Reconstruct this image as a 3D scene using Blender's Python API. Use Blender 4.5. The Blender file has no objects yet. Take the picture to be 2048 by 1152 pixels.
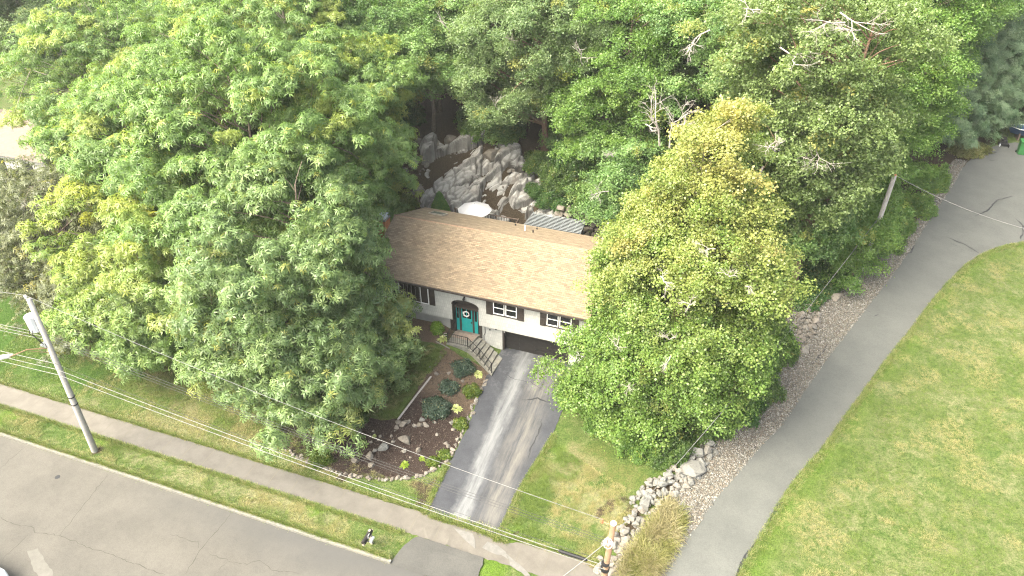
import bpy, math, random
import numpy as np
from mathutils import Vector, Matrix
from mathutils.geometry import delaunay_2d_cdt
R = math.radians
scene = bpy.context.scene
col = scene.collection

# ------------------------------------------------------------------ camera, sky, sun, exposure
CAM = np.array([12.869, -35.014, 31.917]); YAW = R(19.155); PIT = R(35.498); FPX = 1396.1
cd = bpy.data.cameras.new('camera'); cam = bpy.data.objects.new('camera', cd); col.objects.link(cam)
cam.location = CAM; cam.rotation_euler = (R(90) - PIT, 0, YAW)
cd.sensor_width = 36; cd.lens = 36 * FPX / 2048; cd.clip_end = 2000; cd.clip_start = 0.5
scene.camera = cam
SUN_EL = R(52); SUN_AZ = R(-135)        # azimuth from +Y, negative = towards -X
sdir = Vector((math.sin(SUN_AZ) * math.cos(SUN_EL), math.cos(SUN_AZ) * math.cos(SUN_EL), math.sin(SUN_EL)))
world = bpy.data.worlds.new('World'); scene.world = world; world.use_nodes = True
wn = world.node_tree; bg = wn.nodes['Background']
sky = wn.nodes.new('ShaderNodeTexSky'); sky.sky_type = 'NISHITA'; sky.sun_disc = False
sky.sun_elevation = SUN_EL; sky.sun_rotation = SUN_AZ; sky.dust_density = 9.0; sky.air_density = 0.55; sky.ozone_density = 0.0
tint = wn.nodes.new('ShaderNodeMix'); tint.data_type = 'RGBA'; tint.blend_type = 'MULTIPLY'; tint.inputs[0].default_value = 1; tint.inputs[7].default_value = (.95, 1.0, .94, 1)
wn.links.new(sky.outputs[0], tint.inputs[6]); wn.links.new(tint.outputs[2], bg.inputs[0]); bg.inputs[1].default_value = 0.15
sl = bpy.data.lights.new('sun', 'SUN'); sl.energy = 0.6; sl.angle = R(45); sl.color = (1.0, 0.98, 0.88)
so = bpy.data.objects.new('sun', sl); col.objects.link(so)
so.rotation_euler = sdir.to_track_quat('Z', 'Y').to_euler()
scene.view_settings.view_transform = 'Standard'; scene.view_settings.look = 'None'
scene.view_settings.exposure = 2.42; scene.view_settings.gamma = 1
scene.render.engine = 'CYCLES'
scene.cycles.max_bounces = 6; scene.cycles.diffuse_bounces = 3; scene.cycles.transmission_bounces = 4
scene.cycles.transparent_max_bounces = 4; scene.cycles.glossy_bounces = 2
scene.cycles.sample_clamp_indirect = 4.0; scene.cycles.use_denoising = True; scene.cycles.denoiser = 'OPENIMAGEDENOISE'; scene.cycles.denoising_prefilter = 'NONE'
scene.cycles.filter_width = 1.15
scene.cycles.volume_bounces = 0
HAZE = 0.0004

rnd = random.Random(7); rng = np.random.default_rng(11)

# ------------------------------------------------------------------ terrain
def sst(t): t = np.clip(t, 0, 1); return t * t * (3 - 2 * t)
RLy = np.array([-60, -14.0, -10.1, -6.4, -1.6, 5.6, 11.7, 19.0, 27.6, 37.0, 42.4, 48.1, 60])
RLx = np.array([3, 13.4, 14.7, 16.2, 18.6, 21.2, 23.7, 26.7, 29.9, 33.4, 35.5, 38.8, 60])
def roadL(y): return np.interp(y, RLy, RLx)
def vnoise(x, y, s, seed=0):
    x = np.asarray(x, float) / s; y = np.asarray(y, float) / s
    xi = np.floor(x).astype(np.int64); yi = np.floor(y).astype(np.int64); fx = x - xi; fy = y - yi
    def h(a, b):
        n = (a * 374761393 + b * 668265263 + seed * 974711) & 0x7fffffff
        n = ((n ^ (n >> 13)) * 1274126177) & 0x7fffffff
        return ((n ^ (n >> 16)) & 0xffff) / 65535.0
    u = fx * fx * (3 - 2 * fx); v = fy * fy * (3 - 2 * fy)
    return (h(xi, yi) * (1 - u) + h(xi + 1, yi) * u) * (1 - v) + (h(xi, yi + 1) * (1 - u) + h(xi + 1, yi + 1) * u) * v
def H(x, y):
    x = np.asarray(x, float); y = np.asarray(y, float)
    front = np.where(y < 0, -0.8 * np.clip(-y / 13.6, 0, 1), 0)
    left = sst((-x - 0.2) / 3.2) * (.70 * sst((y + 13) / 12.5) + .42 * sst((y + 1.7) / 1.6))
    back = 1.4 * sst((y - 1) / 7) * (1 - sst((-x - 0.2) / 3.2))
    back = back * sst((x - 5.8) / .4) + np.where(x < 6.2, back * 0, 0) + 1.4 * (1 - sst((x - 5.8) / .4)) * sst((y - 8.6) / .3) * (1 - sst((-x - 0.2) / 3.2))
    zr = 0.05 + 0.045 * (np.clip(y, -16, 60) + 10)
    cap = .72 + .45 * np.clip(-3.6 - x, 0, 9)
    front = np.where((y > -1.55) & (x < 0) & (x > -6) & (front + left > cap), cap - left, front)
    k = sst((x - 6.5) / 8) * sst((y + 15.5) / 4)
    z = (front + left + back) * (1 - k) + zr * k
    d = roadL(y) - x
    yh = 13.0 - 5.0 * sst((x - 6) / 6) - 2.0 * sst((-x - 11) / 5)
    hill = 4.6 * sst((y - yh) / 7.5) + 0.2 * np.clip(y - yh - 5, 0, 50)
    hill = hill * sst((d - 3) / 9) * sst((x + 38) / 12)
    z = z + hill
    z = z + np.where(y > -13.4, 0.05 * (vnoise(x, y, 2.3, 3) - .5) * sst((d - .5) / 1.5) * np.where((x > -0.3) & (x < 6) & (y < 1), 0, 1), 0)
    z = z - np.where((x > -.2) & (x < 4.75) & (y < -15.08) & (y > -16.9), .03 + .17 * sst((-15.3 - y) / 1.7), 0)
    z = np.where(y < -16.86, -1.02, z)
    return z
def ray(px, py):
    u = (px - 1024) / FPX; v = -(py - 576) / FPX
    cp, sp = math.cos(PIT), math.sin(PIT)
    F = cp + v * sp; U = -sp + v * cp
    c, s = math.cos(YAW), math.sin(YAW)
    return np.array([u * c - F * s, u * s + F * c, U])
def at_z(px, py, z): d = ray(px, py); return CAM + d * ((z - CAM[2]) / d[2])
def at_y(px, py, y): d = ray(px, py); return CAM + d * ((y - CAM[1]) / d[1])
def G(px, py):          # where the photo's pixel meets the modelled ground
    d = ray(px, py); lo = (22 - CAM[2]) / d[2] * .0 + 5; t = lo
    while t < 400:
        q = CAM + d * t
        if q[2] < float(H(q[0], q[1])): break
        t += 0.5
    a, b = t - .5, t
    for _ in range(18):
        m = (a + b) / 2; q = CAM + d * m
        if q[2] < float(H(q[0], q[1])): b = m
        else: a = m
    q = CAM + d * b
    return float(q[0]), float(q[1])

# ------------------------------------------------------------------ materials
def mat(name, base=(.5, .5, .5), rough=.8, metal=0.0, spec=.3):
    m = bpy.data.materials.new(name); m.use_nodes = True
    b = m.node_tree.nodes['Principled BSDF']
    b.inputs['Base Color'].default_value = (*base, 1); b.inputs['Roughness'].default_value = rough
    b.inputs['Metallic'].default_value = metal; b.inputs['Specular IOR Level'].default_value = spec
    return m
class NT:
    def __init__(s, m): s.m = m; s.t = m.node_tree; s.b = s.t.nodes.get('Principled BSDF')
    def n(s, kind, **kw):
        o = s.t.nodes.new('ShaderNode' + kind)
        for k, v in kw.items(): setattr(o, k, v)
        return o
    def l(s, a, b): s.t.links.new(a, b)
    def co(s, which='Object'):
        if not hasattr(s, '_tc'): s._tc = s.n('TexCoord')
        return s._tc.outputs[which]
    def noise(s, scale, detail=4, rough=.6, vec=None, dist=0):
        o = s.n('TexNoise'); o.inputs['Scale'].default_value = scale; o.inputs['Detail'].default_value = detail
        o.inputs['Roughness'].default_value = rough; o.inputs['Distortion'].default_value = dist
        s.l(vec or s.co(), o.inputs['Vector']); return o.outputs[0]
    def ramp(s, fac, stops):
        o = s.n('ValToRGB'); e = o.color_ramp.elements
        while len(e) < len(stops): e.new(.5)
        for i, (p, c) in enumerate(stops):
            e[i].position = p; e[i].color = (*c, 1) if len(c) == 3 else c
        s.l(fac, o.inputs[0]); return o.outputs[0]
    def f(s, fac, a, b):      # value ramp a..b -> 0..1
        o = s.n('MapRange'); o.inputs[1].default_value = a; o.inputs[2].default_value = b
        s.l(fac, o.inputs[0]); return o.outputs[0]
    def mix(s, fac, a, b, mode='MIX'):
        o = s.n('Mix', data_type='RGBA', blend_type=mode); o.clamp_factor = True
        if isinstance(fac, (int, float)): o.inputs[0].default_value = fac
        else: s.l(fac, o.inputs[0])
        for i, v in ((6, a), (7, b)):
            if isinstance(v, tuple): o.inputs[i].default_value = (*v, 1)
            else: s.l(v, o.inputs[i])
        return o.outputs[2]
    def math(s, op, a, b=0.0):
        o = s.n('Math', operation=op)
        for i, v in ((0, a), (1, b)):
            if isinstance(v, (int, float)): o.inputs[i].default_value = v
            else: s.l(v, o.inputs[i])
        return o.outputs[0]
    def attr(s, name): o = s.n('Attribute'); o.attribute_name = name; return o.outputs['Fac']
    def bump(s, h, strength=.3, dist=.02):
        o = s.n('Bump'); o.inputs['Strength'].default_value = strength; o.inputs['Distance'].default_value = dist
        s.l(h, o.inputs['Height']); s.l(o.outputs[0], s.b.inputs['Normal'])
    def base(s, c): s.l(c, s.b.inputs['Base Color'])
    def xyz(s, v=None): o = s.n('SeparateXYZ'); s.l(v or s.co(), o.inputs[0]); return o.outputs

def noisy(name, c1, c2, scale=3, rough=.85, bump=.3, bscale=40, bd=.01, metal=0.0, c3=None, s3=.5):
    m = mat(name, c1, rough, metal); t = NT(m)
    c = t.ramp(t.noise(scale, 6, .65), [(.32, c1), (.68, c2)])
    if c3: c = t.mix(t.f(t.noise(s3, 3), .5, .7), c, c3)
    t.base(c)
    if bump: t.bump(t.noise(bscale, 4), bump, bd)
    return m

M = {}
M['concrete'] = noisy('concrete', (.24, .22, .19), (.36, .33, .29), 5, .9, .3, 50, c3=(.17, .16, .14), s3=1.2)
M['old_concrete'] = noisy('old_concrete', (.12, .117, .104), (.22, .215, .19), 4, .9, .3, 50, c3=(.2, .19, .16), s3=1.5)
M['wood_pole'] = noisy('weathered_pole', (.27, .255, .235), (.37, .35, .325), 8, .9, .3, 30)
M['brown_pole'] = noisy('brown_pole', (.16, .10, .06), (.24, .155, .10), 6, .9, .3, 30)
M['brown_trim'] = noisy('brown_trim', (.034, .028, .025), (.048, .040, .036), 6, .6, .1, 20)
M['dark_brown'] = noisy('garage_brown', (.018, .0165, .016), (.025, .023, .022), 3, .55, .05, 20)
M['white'] = noisy('white_paint', (.75, .75, .75), (.82, .82, .81), 5, .5, .05, 20)
M['offwhite'] = mat('soffit_white', (.62, .61, .58), .7)
M['teal'] = noisy('teal_paint', (.01, .26, .26), (.015, .31, .30), 3, .4, .05, 20)
M['black'] = mat('black_metal', (.02, .02, .022), .45, .2)
M['glass'] = mat('dark_glass', (.012, .013, .015), .08, 0, .6)
M['grey_metal'] = noisy('galvanised_metal', (.15, .17, .18), (.21, .23, .24), 9, .6, .1, 30, metal=.0)
M['dull_metal'] = noisy('transformer_grey', (.52, .55, .58), (.62, .65, .68), 4, .5, .05, 20)
M['brick'] = noisy('red_brick', (.30, .10, .05), (.42, .17, .08), 9, .9, .3, 30)
M['canvas'] = noisy('umbrella_canvas', (.46, .46, .48), (.52, .52, .54), 4, .9, .1, 15)
M['mulch_wood'] = noisy('deck_wood', (.10, .075, .06), (.16, .12, .10), 6, .8, .2, 20)
M['green_plastic'] = noisy('green_plastic', (.03, .14, .04), (.045, .18, .055), 3, .5, .05, 10)
M['bark'] = noisy('bark', (.12, .09, .07), (.22, .175, .14), 7, .95, .8, 18, .04)
M['pale_bark'] = noisy('pale_bark', (.24, .21, .17), (.36, .32, .27), 7, .95, .6, 18, .03)
M['dead_wood'] = noisy('dead_wood', (.28, .25, .225), (.40, .37, .34), 7, .95, .2, 18)
M['red_brown_bark'] = noisy('red_bark', (.17, .10, .07), (.26, .17, .12), 7, .95, .8, 18, .04)
M['rubber'] = mat('rubber', (.02, .02, .02), .8)
M['wire'] = mat('wire_alu', (.19, .19, .185), .6)
M['dark_wire'] = mat('wire_dark', (.05, .05, .05), .6)
M['blue_plastic'] = mat('blue_plastic', (.02, .05, .13), .35)
M['car_paint'] = mat('silver_car_paint', (.62, .68, .74), .25, .15, .6)
M['leafdirt'] = noisy('leaf_litter', (.06, .04, .028), (.13, .09, .06), 5, .95, .6, 25, .05)

# stones
def stone_mat(name, c1, c2, c3):
    m = mat(name, c1, .9); t = NT(m)
    oi = t.n('ObjectInfo'); 
    c = t.ramp(t.noise(4, 6, .7), [(.3, c1), (.7, c2)])
    c = t.mix(t.math('MULTIPLY', oi.outputs['Random'], .75), c, c3)
    c = t.mix(t.f(t.noise(1.7, 3), .55, .72), c, tuple(v * .6 for v in c1))
    t.base(c); t.bump(t.noise(14, 5), .5, .04); return m
M['stone'] = stone_mat('grey_stone', (.13, .125, .11), (.23, .22, .20), (.21, .18, .15))
M['blue_stone'] = stone_mat('blue_grey_stone', (.11, .112, .105), (.235, .235, .222), (.15, .145, .132))
M['tan_stone'] = stone_mat('tan_stone', (.14, .12, .098), (.25, .225, .19), (.11, .10, .088))

# roof
def roof_mat():
    m = mat('shingles', (.3, .22, .15), .95); t = NT(m)
    uv = t.co('UV')
    br = t.n('TexBrick'); t.l(uv, br.inputs['Vector'])
    br.offset = .5; br.inputs['Scale'].default_value = 1; br.inputs['Brick Width'].default_value = .30; br.inputs['Row Height'].default_value = .135
    br.inputs['Mortar Size'].default_value = .012; br.inputs['Mortar Smooth'].default_value = .6; br.inputs['Bias'].default_value = 0
    br.inputs['Color1'].default_value = (.315, .245, .165, 1); br.inputs['Color2'].default_value = (.16, .122, .084, 1); br.inputs['Mortar'].default_value = (.085, .063, .043, 1)
    c = t.mix(t.f(t.noise(1.1, 4, .6, uv), .35, .75), br.outputs[0], (.26, .20, .135), 'MIX')
    c = t.mix(.7, c, br.outputs[0])
    c = t.mix(t.math('MULTIPLY', t.f(t.noise(.7, 4, .6, uv), .42, .68), .55), c  , (.20, .165, .115))
    c = t.mix(t.f(t.noise(60, 2, .5, uv), .3, .7), c, t.mix(1.0, c, (.8, .8, .8), 'MULTIPLY'))
    t.base(c); t.bump(br.outputs['Fac'], -.5, .02); return m
M['roof'] = roof_mat()
def siding_mat(name, c1, c2, w, h):
    m = mat(name, c1, .85); t = NT(m); uv = t.co('UV')
    br = t.n('TexBrick'); t.l(uv, br.inputs['Vector']); br.inputs['Scale'].default_value = 1
    br.inputs['Brick Width'].default_value = w; br.inputs['Row Height'].default_value = h
    br.inputs['Mortar Size'].default_value = .006; br.inputs['Mortar Smooth'].default_value = .4
    br.inputs['Color1'].default_value = (*c1, 1); br.inputs['Color2'].default_value = (*c2, 1); br.inputs['Mortar'].default_value = (*(v * .62 for v in c1), 1)
    c = t.mix(t.math('MULTIPLY', t.f(t.noise(.8, 4, .6, uv), .4, .75), .3), br.outputs[0], tuple(v * .8 for v in c1))
    t.base(c); t.bump(br.outputs['Fac'], -.5, .015); return m
M['siding'] = siding_mat('shake_siding', (.39, .39, .37), (.46, .46, .435), .16, .30)
M['brickwork'] = siding_mat('brickwork', (.32, .11, .055), (.42, .19, .09), .2, .075)
M['tan_siding'] = siding_mat('neighbour_roof', (.15, .115, .10), (.18, .14, .12), .3, .16)

# asphalt and ground
def asphalt(name, c1, c2, fine=60, patches=None):
    m = mat(name, c1, .92); t = NT(m)
    c = t.ramp(t.noise(.55, 5, .6), [(.35, c1), (.68, c2)])
    g = t.noise(fine, 2, .5); c = t.mix(t.f(g, .3, .7), c, t.mix(1.0, c, (.80, .80, .80), 'MULTIPLY'))
    g3 = t.noise(16, 3, .6); c = t.mix(t.f(g3, .35, .65), c, t.mix(1.0, c, (.86, .86, .86), 'MULTIPLY')); g2 = t.noise(4, 5, .75); c = t.mix(t.math('MULTIPLY', t.f(g2, .45, .7), .35), c, t.mix(1.0, c, (.72, .72, .72), 'MULTIPLY'))
    t.base(c); t.bump(t.noise(90, 3), .3, .01); return m, t, c
M['street'], t, c = asphalt('street_asphalt', (.098, .093, .083), (.123, .116, .103))
x_ = t.xyz()   # darker, greyer run of asphalt along the kerb gutter
gut = t.f(t.math('ADD', x_[1], t.math('MULTIPLY', t.noise(.5, 3), 2.2)), -18.6, -16.2)
edge = t.f(x_[0], -19, -6)
t.base(t.mix(t.math('MULTIPLY', t.math('MULTIPLY', gut, edge), .7), c, (.060, .061, .062)))
M['lane'], t, c = asphalt('lane_asphalt', (.100, .104, .098), (.120, .124, .116))
M['apron'], t, c = asphalt('apron_asphalt', (.066, .066, .063), (.092, .091, .085))
M['drive'], t, c = asphalt('drive_asphalt', (.042, .045, .054), (.066, .070, .080), 50)
x_ = t.xyz()
wob = t.math('MULTIPLY', t.math('SUBTRACT', t.noise(.9, 5, .7), .5), 1.0)
sx = t.math('ADD', t.math('ADD', x_[0], t.math('MULTIPLY', x_[1], .045)), wob)
band = t.math('MULTIPLY', t.f(sx, 1.05, 1.55), t.f(sx, 2.45, 1.95))
streak = t.n('Mapping'); streak.inputs['Scale'].default_value = (1, .09, 1); t.l(t.co(), streak.inputs[0])
st = t.noise(3.2, 6, .7, streak.outputs[0])
c2 = t.mix(t.math('MULTIPLY', band, t.f(st, .25, .62)), c, (.155, .16, .165))
c2 = t.mix(t.math('MULTIPLY', t.math('MULTIPLY', t.f(sx, 2.2, 3.2), t.f(sx, 4.6, 3.6)), t.f(st, .35, .7)), c2, (.145, .138, .125))
pat = t.f(t.noise(1.3, 6, .75), .52, .7)
c2 = t.mix(t.math('MULTIPLY', pat, t.math('MULTIPLY', t.f(x_[1], -6, -1), .6)), c2, (.16, .165, .175))
t.base(c2)
def walk_mat():
    m = mat('sidewalk_concrete', (.3, .28, .25), .92); t = NT(m); x = t.xyz()
    c = t.ramp(t.noise(1.2, 6, .7), [(.3, (.088, .083, .077)), (.7, (.128, .121, .113))])
    c = t.mix(t.f(x[0], -17, -23), c, t.mix(1.0, c, (1.3, 1.28, 1.22), 'MULTIPLY'))
    c = t.mix(t.math('MULTIPLY', t.f(x[0], -8, 0), .8), c, t.mix(1.0, c, (1.15, 1.12, 1.05), 'MULTIPLY'))
    fr = t.math('FRACT', t.math('ADD', t.math('MULTIPLY', x[0], 1 / 1.52), t.math('MULTIPLY', t.noise(2.5, 2), .03)))
    j = t.math('LESS_THAN', fr, .022); c = t.mix(j, c, (.12, .11, .09))
    c = t.mix(t.f(t.noise(45, 3, .6), .35, .65), c, t.mix(1.0, c, (.85, .84, .82), 'MULTIPLY'))
    t.base(c); t.bump(t.noise(50, 3), .3, .01); return m
M['walk'] = walk_mat()
def ground_mat():
    m = mat('ground', (.08, .1, .03), .95, 0, .1); t = NT(m)
    mp = t.n('Mapping'); mp.inputs['Scale'].default_value = (1, 1, .3); t.l(t.co(), mp.inputs[0]); v = mp.outputs[0]
    n1 = t.noise(.35, 5, .65, v, .4); n2 = t.noise(1.8, 6, .75, v, .6); n3 = t.noise(9, 5, .8, v, .5); n4 = t.noise(34, 3, .7, v)
    g = t.ramp(n2, [(.3, (.068, .120, .026)), (.55, (.120, .168, .048)), (.75, (.18, .205, .078))])
    straw = t.mix(n3, (.33, .30, .19), (.22, .21, .11))
    s = t.f(t.math('ADD', t.math('ADD', t.math('MULTIPLY', n1, .4), t.math('MULTIPLY', n2, .6)), t.math('ADD', t.math('MULTIPLY', t.math('SUBTRACT', n3, .5), .55), t.math('MULTIPLY', t.attr('dry'), .30))), .60, .84)
    g = t.mix(t.math('MULTIPLY', s, .9), g, straw)
    g = t.mix(t.math('MULTIPLY', t.math('MULTIPLY', t.attr('gold'), .6), t.f(t.math('ADD', n2, t.math('MULTIPLY', t.math('SUBTRACT', n3, .5), .8)), .3, .62)), g, t.mix(n3, (.095, .092, .028), (.165, .14, .05)))
    g = t.mix(t.math('MULTIPLY', t.attr('bright'), t.f(n3, .2, .6)), g, t.mix(n3, (.085, .165, .018), (.15, .235, .03)))
    g = t.mix(t.math('MULTIPLY', t.attr('lush'), t.f(n2, .05, .5)), g, t.mix(n3, (.035, .085, .015), (.085, .15, .03)))
    dirt_shade = t.mix(n3, (.042, .030, .022), (.115, .085, .060))
    g = t.mix(t.f(t.math('ADD', t.attr('dirt'), t.math('MULTIPLY', t.math('SUBTRACT', n2, .5), .6)), .35, .65), g, dirt_shade)
    n5 = t.noise(13, 3, .65, v); g = t.mix(t.f(n5, .38, .62), g, t.mix(1.0, g, (.55, .60, .50), 'MULTIPLY')); g = t.mix(t.f(n4, .4, .65), g, t.mix(1.0, g, (.72, .74, .70), 'MULTIPLY'))
    t.base(g)
    bp = t.math('ADD', t.math('MULTIPLY', n3, 1.0), t.math('MULTIPLY', n4, .6)); t.bump(bp, .9, .10); return m
M['ground'] = ground_mat()
def mulch_mat():
    m = mat('mulch', (.05, .035, .03), .95, 0, .1); t = NT(m)
    n3 = t.noise(16, 5, .8); n4 = t.noise(45, 3, .7)
    c = t.ramp(n3, [(.35, (.022, .015, .013)), (.6, (.052, .037, .031)), (.8, (.10, .075, .063))])
    x = t.xyz()
    d = t.f(t.math('ADD', x[1], t.math('MULTIPLY', t.noise(.6, 4), 3)), -5.2, -3.6)
    c = t.mix(t.math('MULTIPLY', d, .85), c, t.ramp(n3, [(.3, (.085, .060, .042)), (.7, (.18, .135, .092))]))
    t.base(c); t.bump(t.math('ADD', n3, n4), .9, .06); return m
M['mulch'] = mulch_mat()
def gravel_mat():
    m = mat('gravel', (.3, .27, .23), .95, 0, .1); t = NT(m)
    vo = t.n('TexVoronoi'); vo.inputs['Scale'].default_value = 13; t.l(t.co(), vo.inputs['Vector'])
    sp = t.n('SeparateColor'); t.l(vo.outputs['Color'], sp.inputs[0])
    c = t.ramp(sp.outputs[0], [(0, (.072, .068, .060)), (.4, (.125, .118, .102)), (.75, (.18, .17, .148)), (1, (.28, .268, .24))])
    c = t.mix(t.f(vo.outputs['Distance'], .30, .65), c, (.09, .075, .06))
    c = t.mix(t.math('MULTIPLY', t.f(t.noise(.5, 4, .6), .45, .7), .45), c, (.19, .155, .13))
    t.base(c); t.bump(vo.outputs['Distance'], -1.0, .05); return m
M['gravel'] = gravel_mat()
def rock_mat():
    m = mat('ledge_rock', (.3, .28, .26), .92); t = NT(m)
    c = t.ramp(t.noise(1.1, 6, .7), [(.3, (.25, .245, .235)), (.5, (.36, .355, .335)), (.72, (.46, .455, .435))])
    c = t.mix(t.math('MULTIPLY', t.f(t.noise(.5, 4, .6), .56, .7), .5), c, (.25, .20, .155))
    c = t.mix(t.math('MULTIPLY', t.f(t.noise(5, 6, .8, None, 1.2), .56, .7), .7), c, (.13, .12, .11))
    c = t.mix(t.attr('crack'), c, (.03, .026, .022))
    t.base(c); t.bump(t.noise(5, 8, .75, None, 1.2), .7, .14); return m
M['rock'] = rock_mat()

def leaf_mat(name, dark, mid, light, alt, trans=.42, gloss=.03):
    m = bpy.data.materials.new(name); m.use_nodes = True; t = NT(m); nt = m.node_tree
    nt.nodes.remove(t.b); out = nt.nodes['Material Output']
    c = t.ramp(t.attr('v'), [(0, dark), (.5, mid), (1, light)])
    c = t.mix(t.attr('h'), c, alt)
    d = t.n('BsdfDiffuse'); t.l(c, d.inputs[0])
    tr = t.n('BsdfTranslucent'); c2 = t.mix(1.0, c, (1.15, 1.2, .55), 'MULTIPLY'); t.l(c2, tr.inputs[0])
    gl = t.n('BsdfGlossy'); gl.inputs['Roughness'].default_value = .42; gl.inputs[0].default_value = (.9, .95, .9, 1)
    m1 = t.n('MixShader'); m1.inputs[0].default_value = trans; t.l(d.outputs[0], m1.inputs[1]); t.l(tr.outputs[0], m1.inputs[2])
    m2 = t.n('MixShader'); m2.inputs[0].default_value = gloss; t.l(m1.outputs[0], m2.inputs[1]); t.l(gl.outputs[0], m2.inputs[2])
    t.l(m2.outputs[0], out.inputs[0]); return m
L = {}
L['hickory'] = leaf_mat('hickory_leaf', (0.090, 0.164, 0.043), (0.156, 0.254, 0.072), (0.254, 0.363, 0.114), (0.459, 0.446, 0.068))
L['hickory_dark'] = leaf_mat('hickory_dark_leaf', (0.085, 0.144, 0.052), (0.150, 0.232, 0.081), (0.268, 0.350, 0.132), (0.390, 0.351, 0.065))
L['olive'] = leaf_mat('olive_leaf', (0.075, 0.092, 0.043), (0.133, 0.152, 0.074), (0.238, 0.245, 0.135), (0.378, 0.324, 0.068))
L['maple'] = leaf_mat('maple_leaf', (0.076, 0.145, 0.028), (0.140, 0.240, 0.048), (0.216, 0.322, 0.076), (.42, .38, .13))
L['forest'] = leaf_mat('forest_leaf', (0.076, 0.151, 0.048), (0.144, 0.254, 0.075), (0.259, 0.375, 0.120), (0.300, 0.300, 0.072))
L['forest_pale'] = leaf_mat('forest_pale_leaf', (0.086, 0.149, 0.052), (0.156, 0.234, 0.089), (0.258, 0.336, 0.143), (0.325, 0.325, 0.078))
L['oak'] = leaf_mat('oak_leaf', (0.104, 0.158, 0.050), (0.182, 0.257, 0.087), (0.285, 0.356, 0.141), (0.390, 0.351, 0.104))
L['bright'] = leaf_mat('bright_maple_leaf', (0.068, 0.143, 0.028), (0.131, 0.235, 0.044), (0.221, 0.329, 0.076), (0.345, 0.368, 0.069))
L['pine'] = leaf_mat('pine_needles', (0.070, 0.128, 0.061), (0.128, 0.203, 0.100), (0.211, 0.288, 0.157), (0.260, 0.260, 0.130), .2)
L['shrub'] = leaf_mat('shrub_leaf', (0.039, 0.084, 0.019), (0.085, 0.150, 0.031), (0.156, 0.240, 0.054), (0.250, 0.250, 0.050))
L['spruce'] = leaf_mat('dwarf_spruce_leaf', (0.035, 0.095, 0.015), (0.060, 0.150, 0.022), (0.100, 0.210, 0.035), (0.200, 0.300, 0.050), .2)
L['azalea'] = leaf_mat('azalea_leaf', (0.028, 0.055, 0.038), (0.055, 0.092, 0.062), (0.100, 0.145, 0.100), (0.200, 0.200, 0.100))
L['lime'] = leaf_mat('lime_leaf', (0.100, 0.200, 0.015), (0.170, 0.300, 0.025), (0.260, 0.400, 0.050), (0.400, 0.420, 0.080))
L['moss'] = leaf_mat('moss_leaf', (0.055, 0.100, 0.010), (0.100, 0.155, 0.015), (0.160, 0.210, 0.025), (0.300, 0.300, 0.050))
L['hosta'] = leaf_mat('hosta_leaf', (0.200, 0.270, 0.060), (0.320, 0.380, 0.100), (0.460, 0.500, 0.190), (0.620, 0.620, 0.360), .25)
L['grass'] = leaf_mat('grass_blade', (0.060, 0.105, 0.015), (0.120, 0.180, 0.030), (0.200, 0.260, 0.060), (0.380, 0.320, 0.160), .3, .03)
L['weeds'] = leaf_mat('dry_weeds', (.11, .13, .03), (.20, .205, .06), (.30, .285, .12), (.30, .26, .15), .3, .03)
L['ivy'] = leaf_mat('ivy_leaf', (0.030, 0.083, 0.017), (0.054, 0.127, 0.024), (0.102, 0.187, 0.044), (0.200, 0.200, 0.050))
M['pebble'] = leaf_mat('pebble', (.060, .057, .051), (.135, .128, .113), (.28, .272, .25), (.135, .112, .085), 0.0, .03)
M['chip'] = leaf_mat('mulch_chip', (.018, .013, .011), (.05, .036, .03), (.13, .10, .085), (.22, .18, .15), 0.0, .02)

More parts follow.
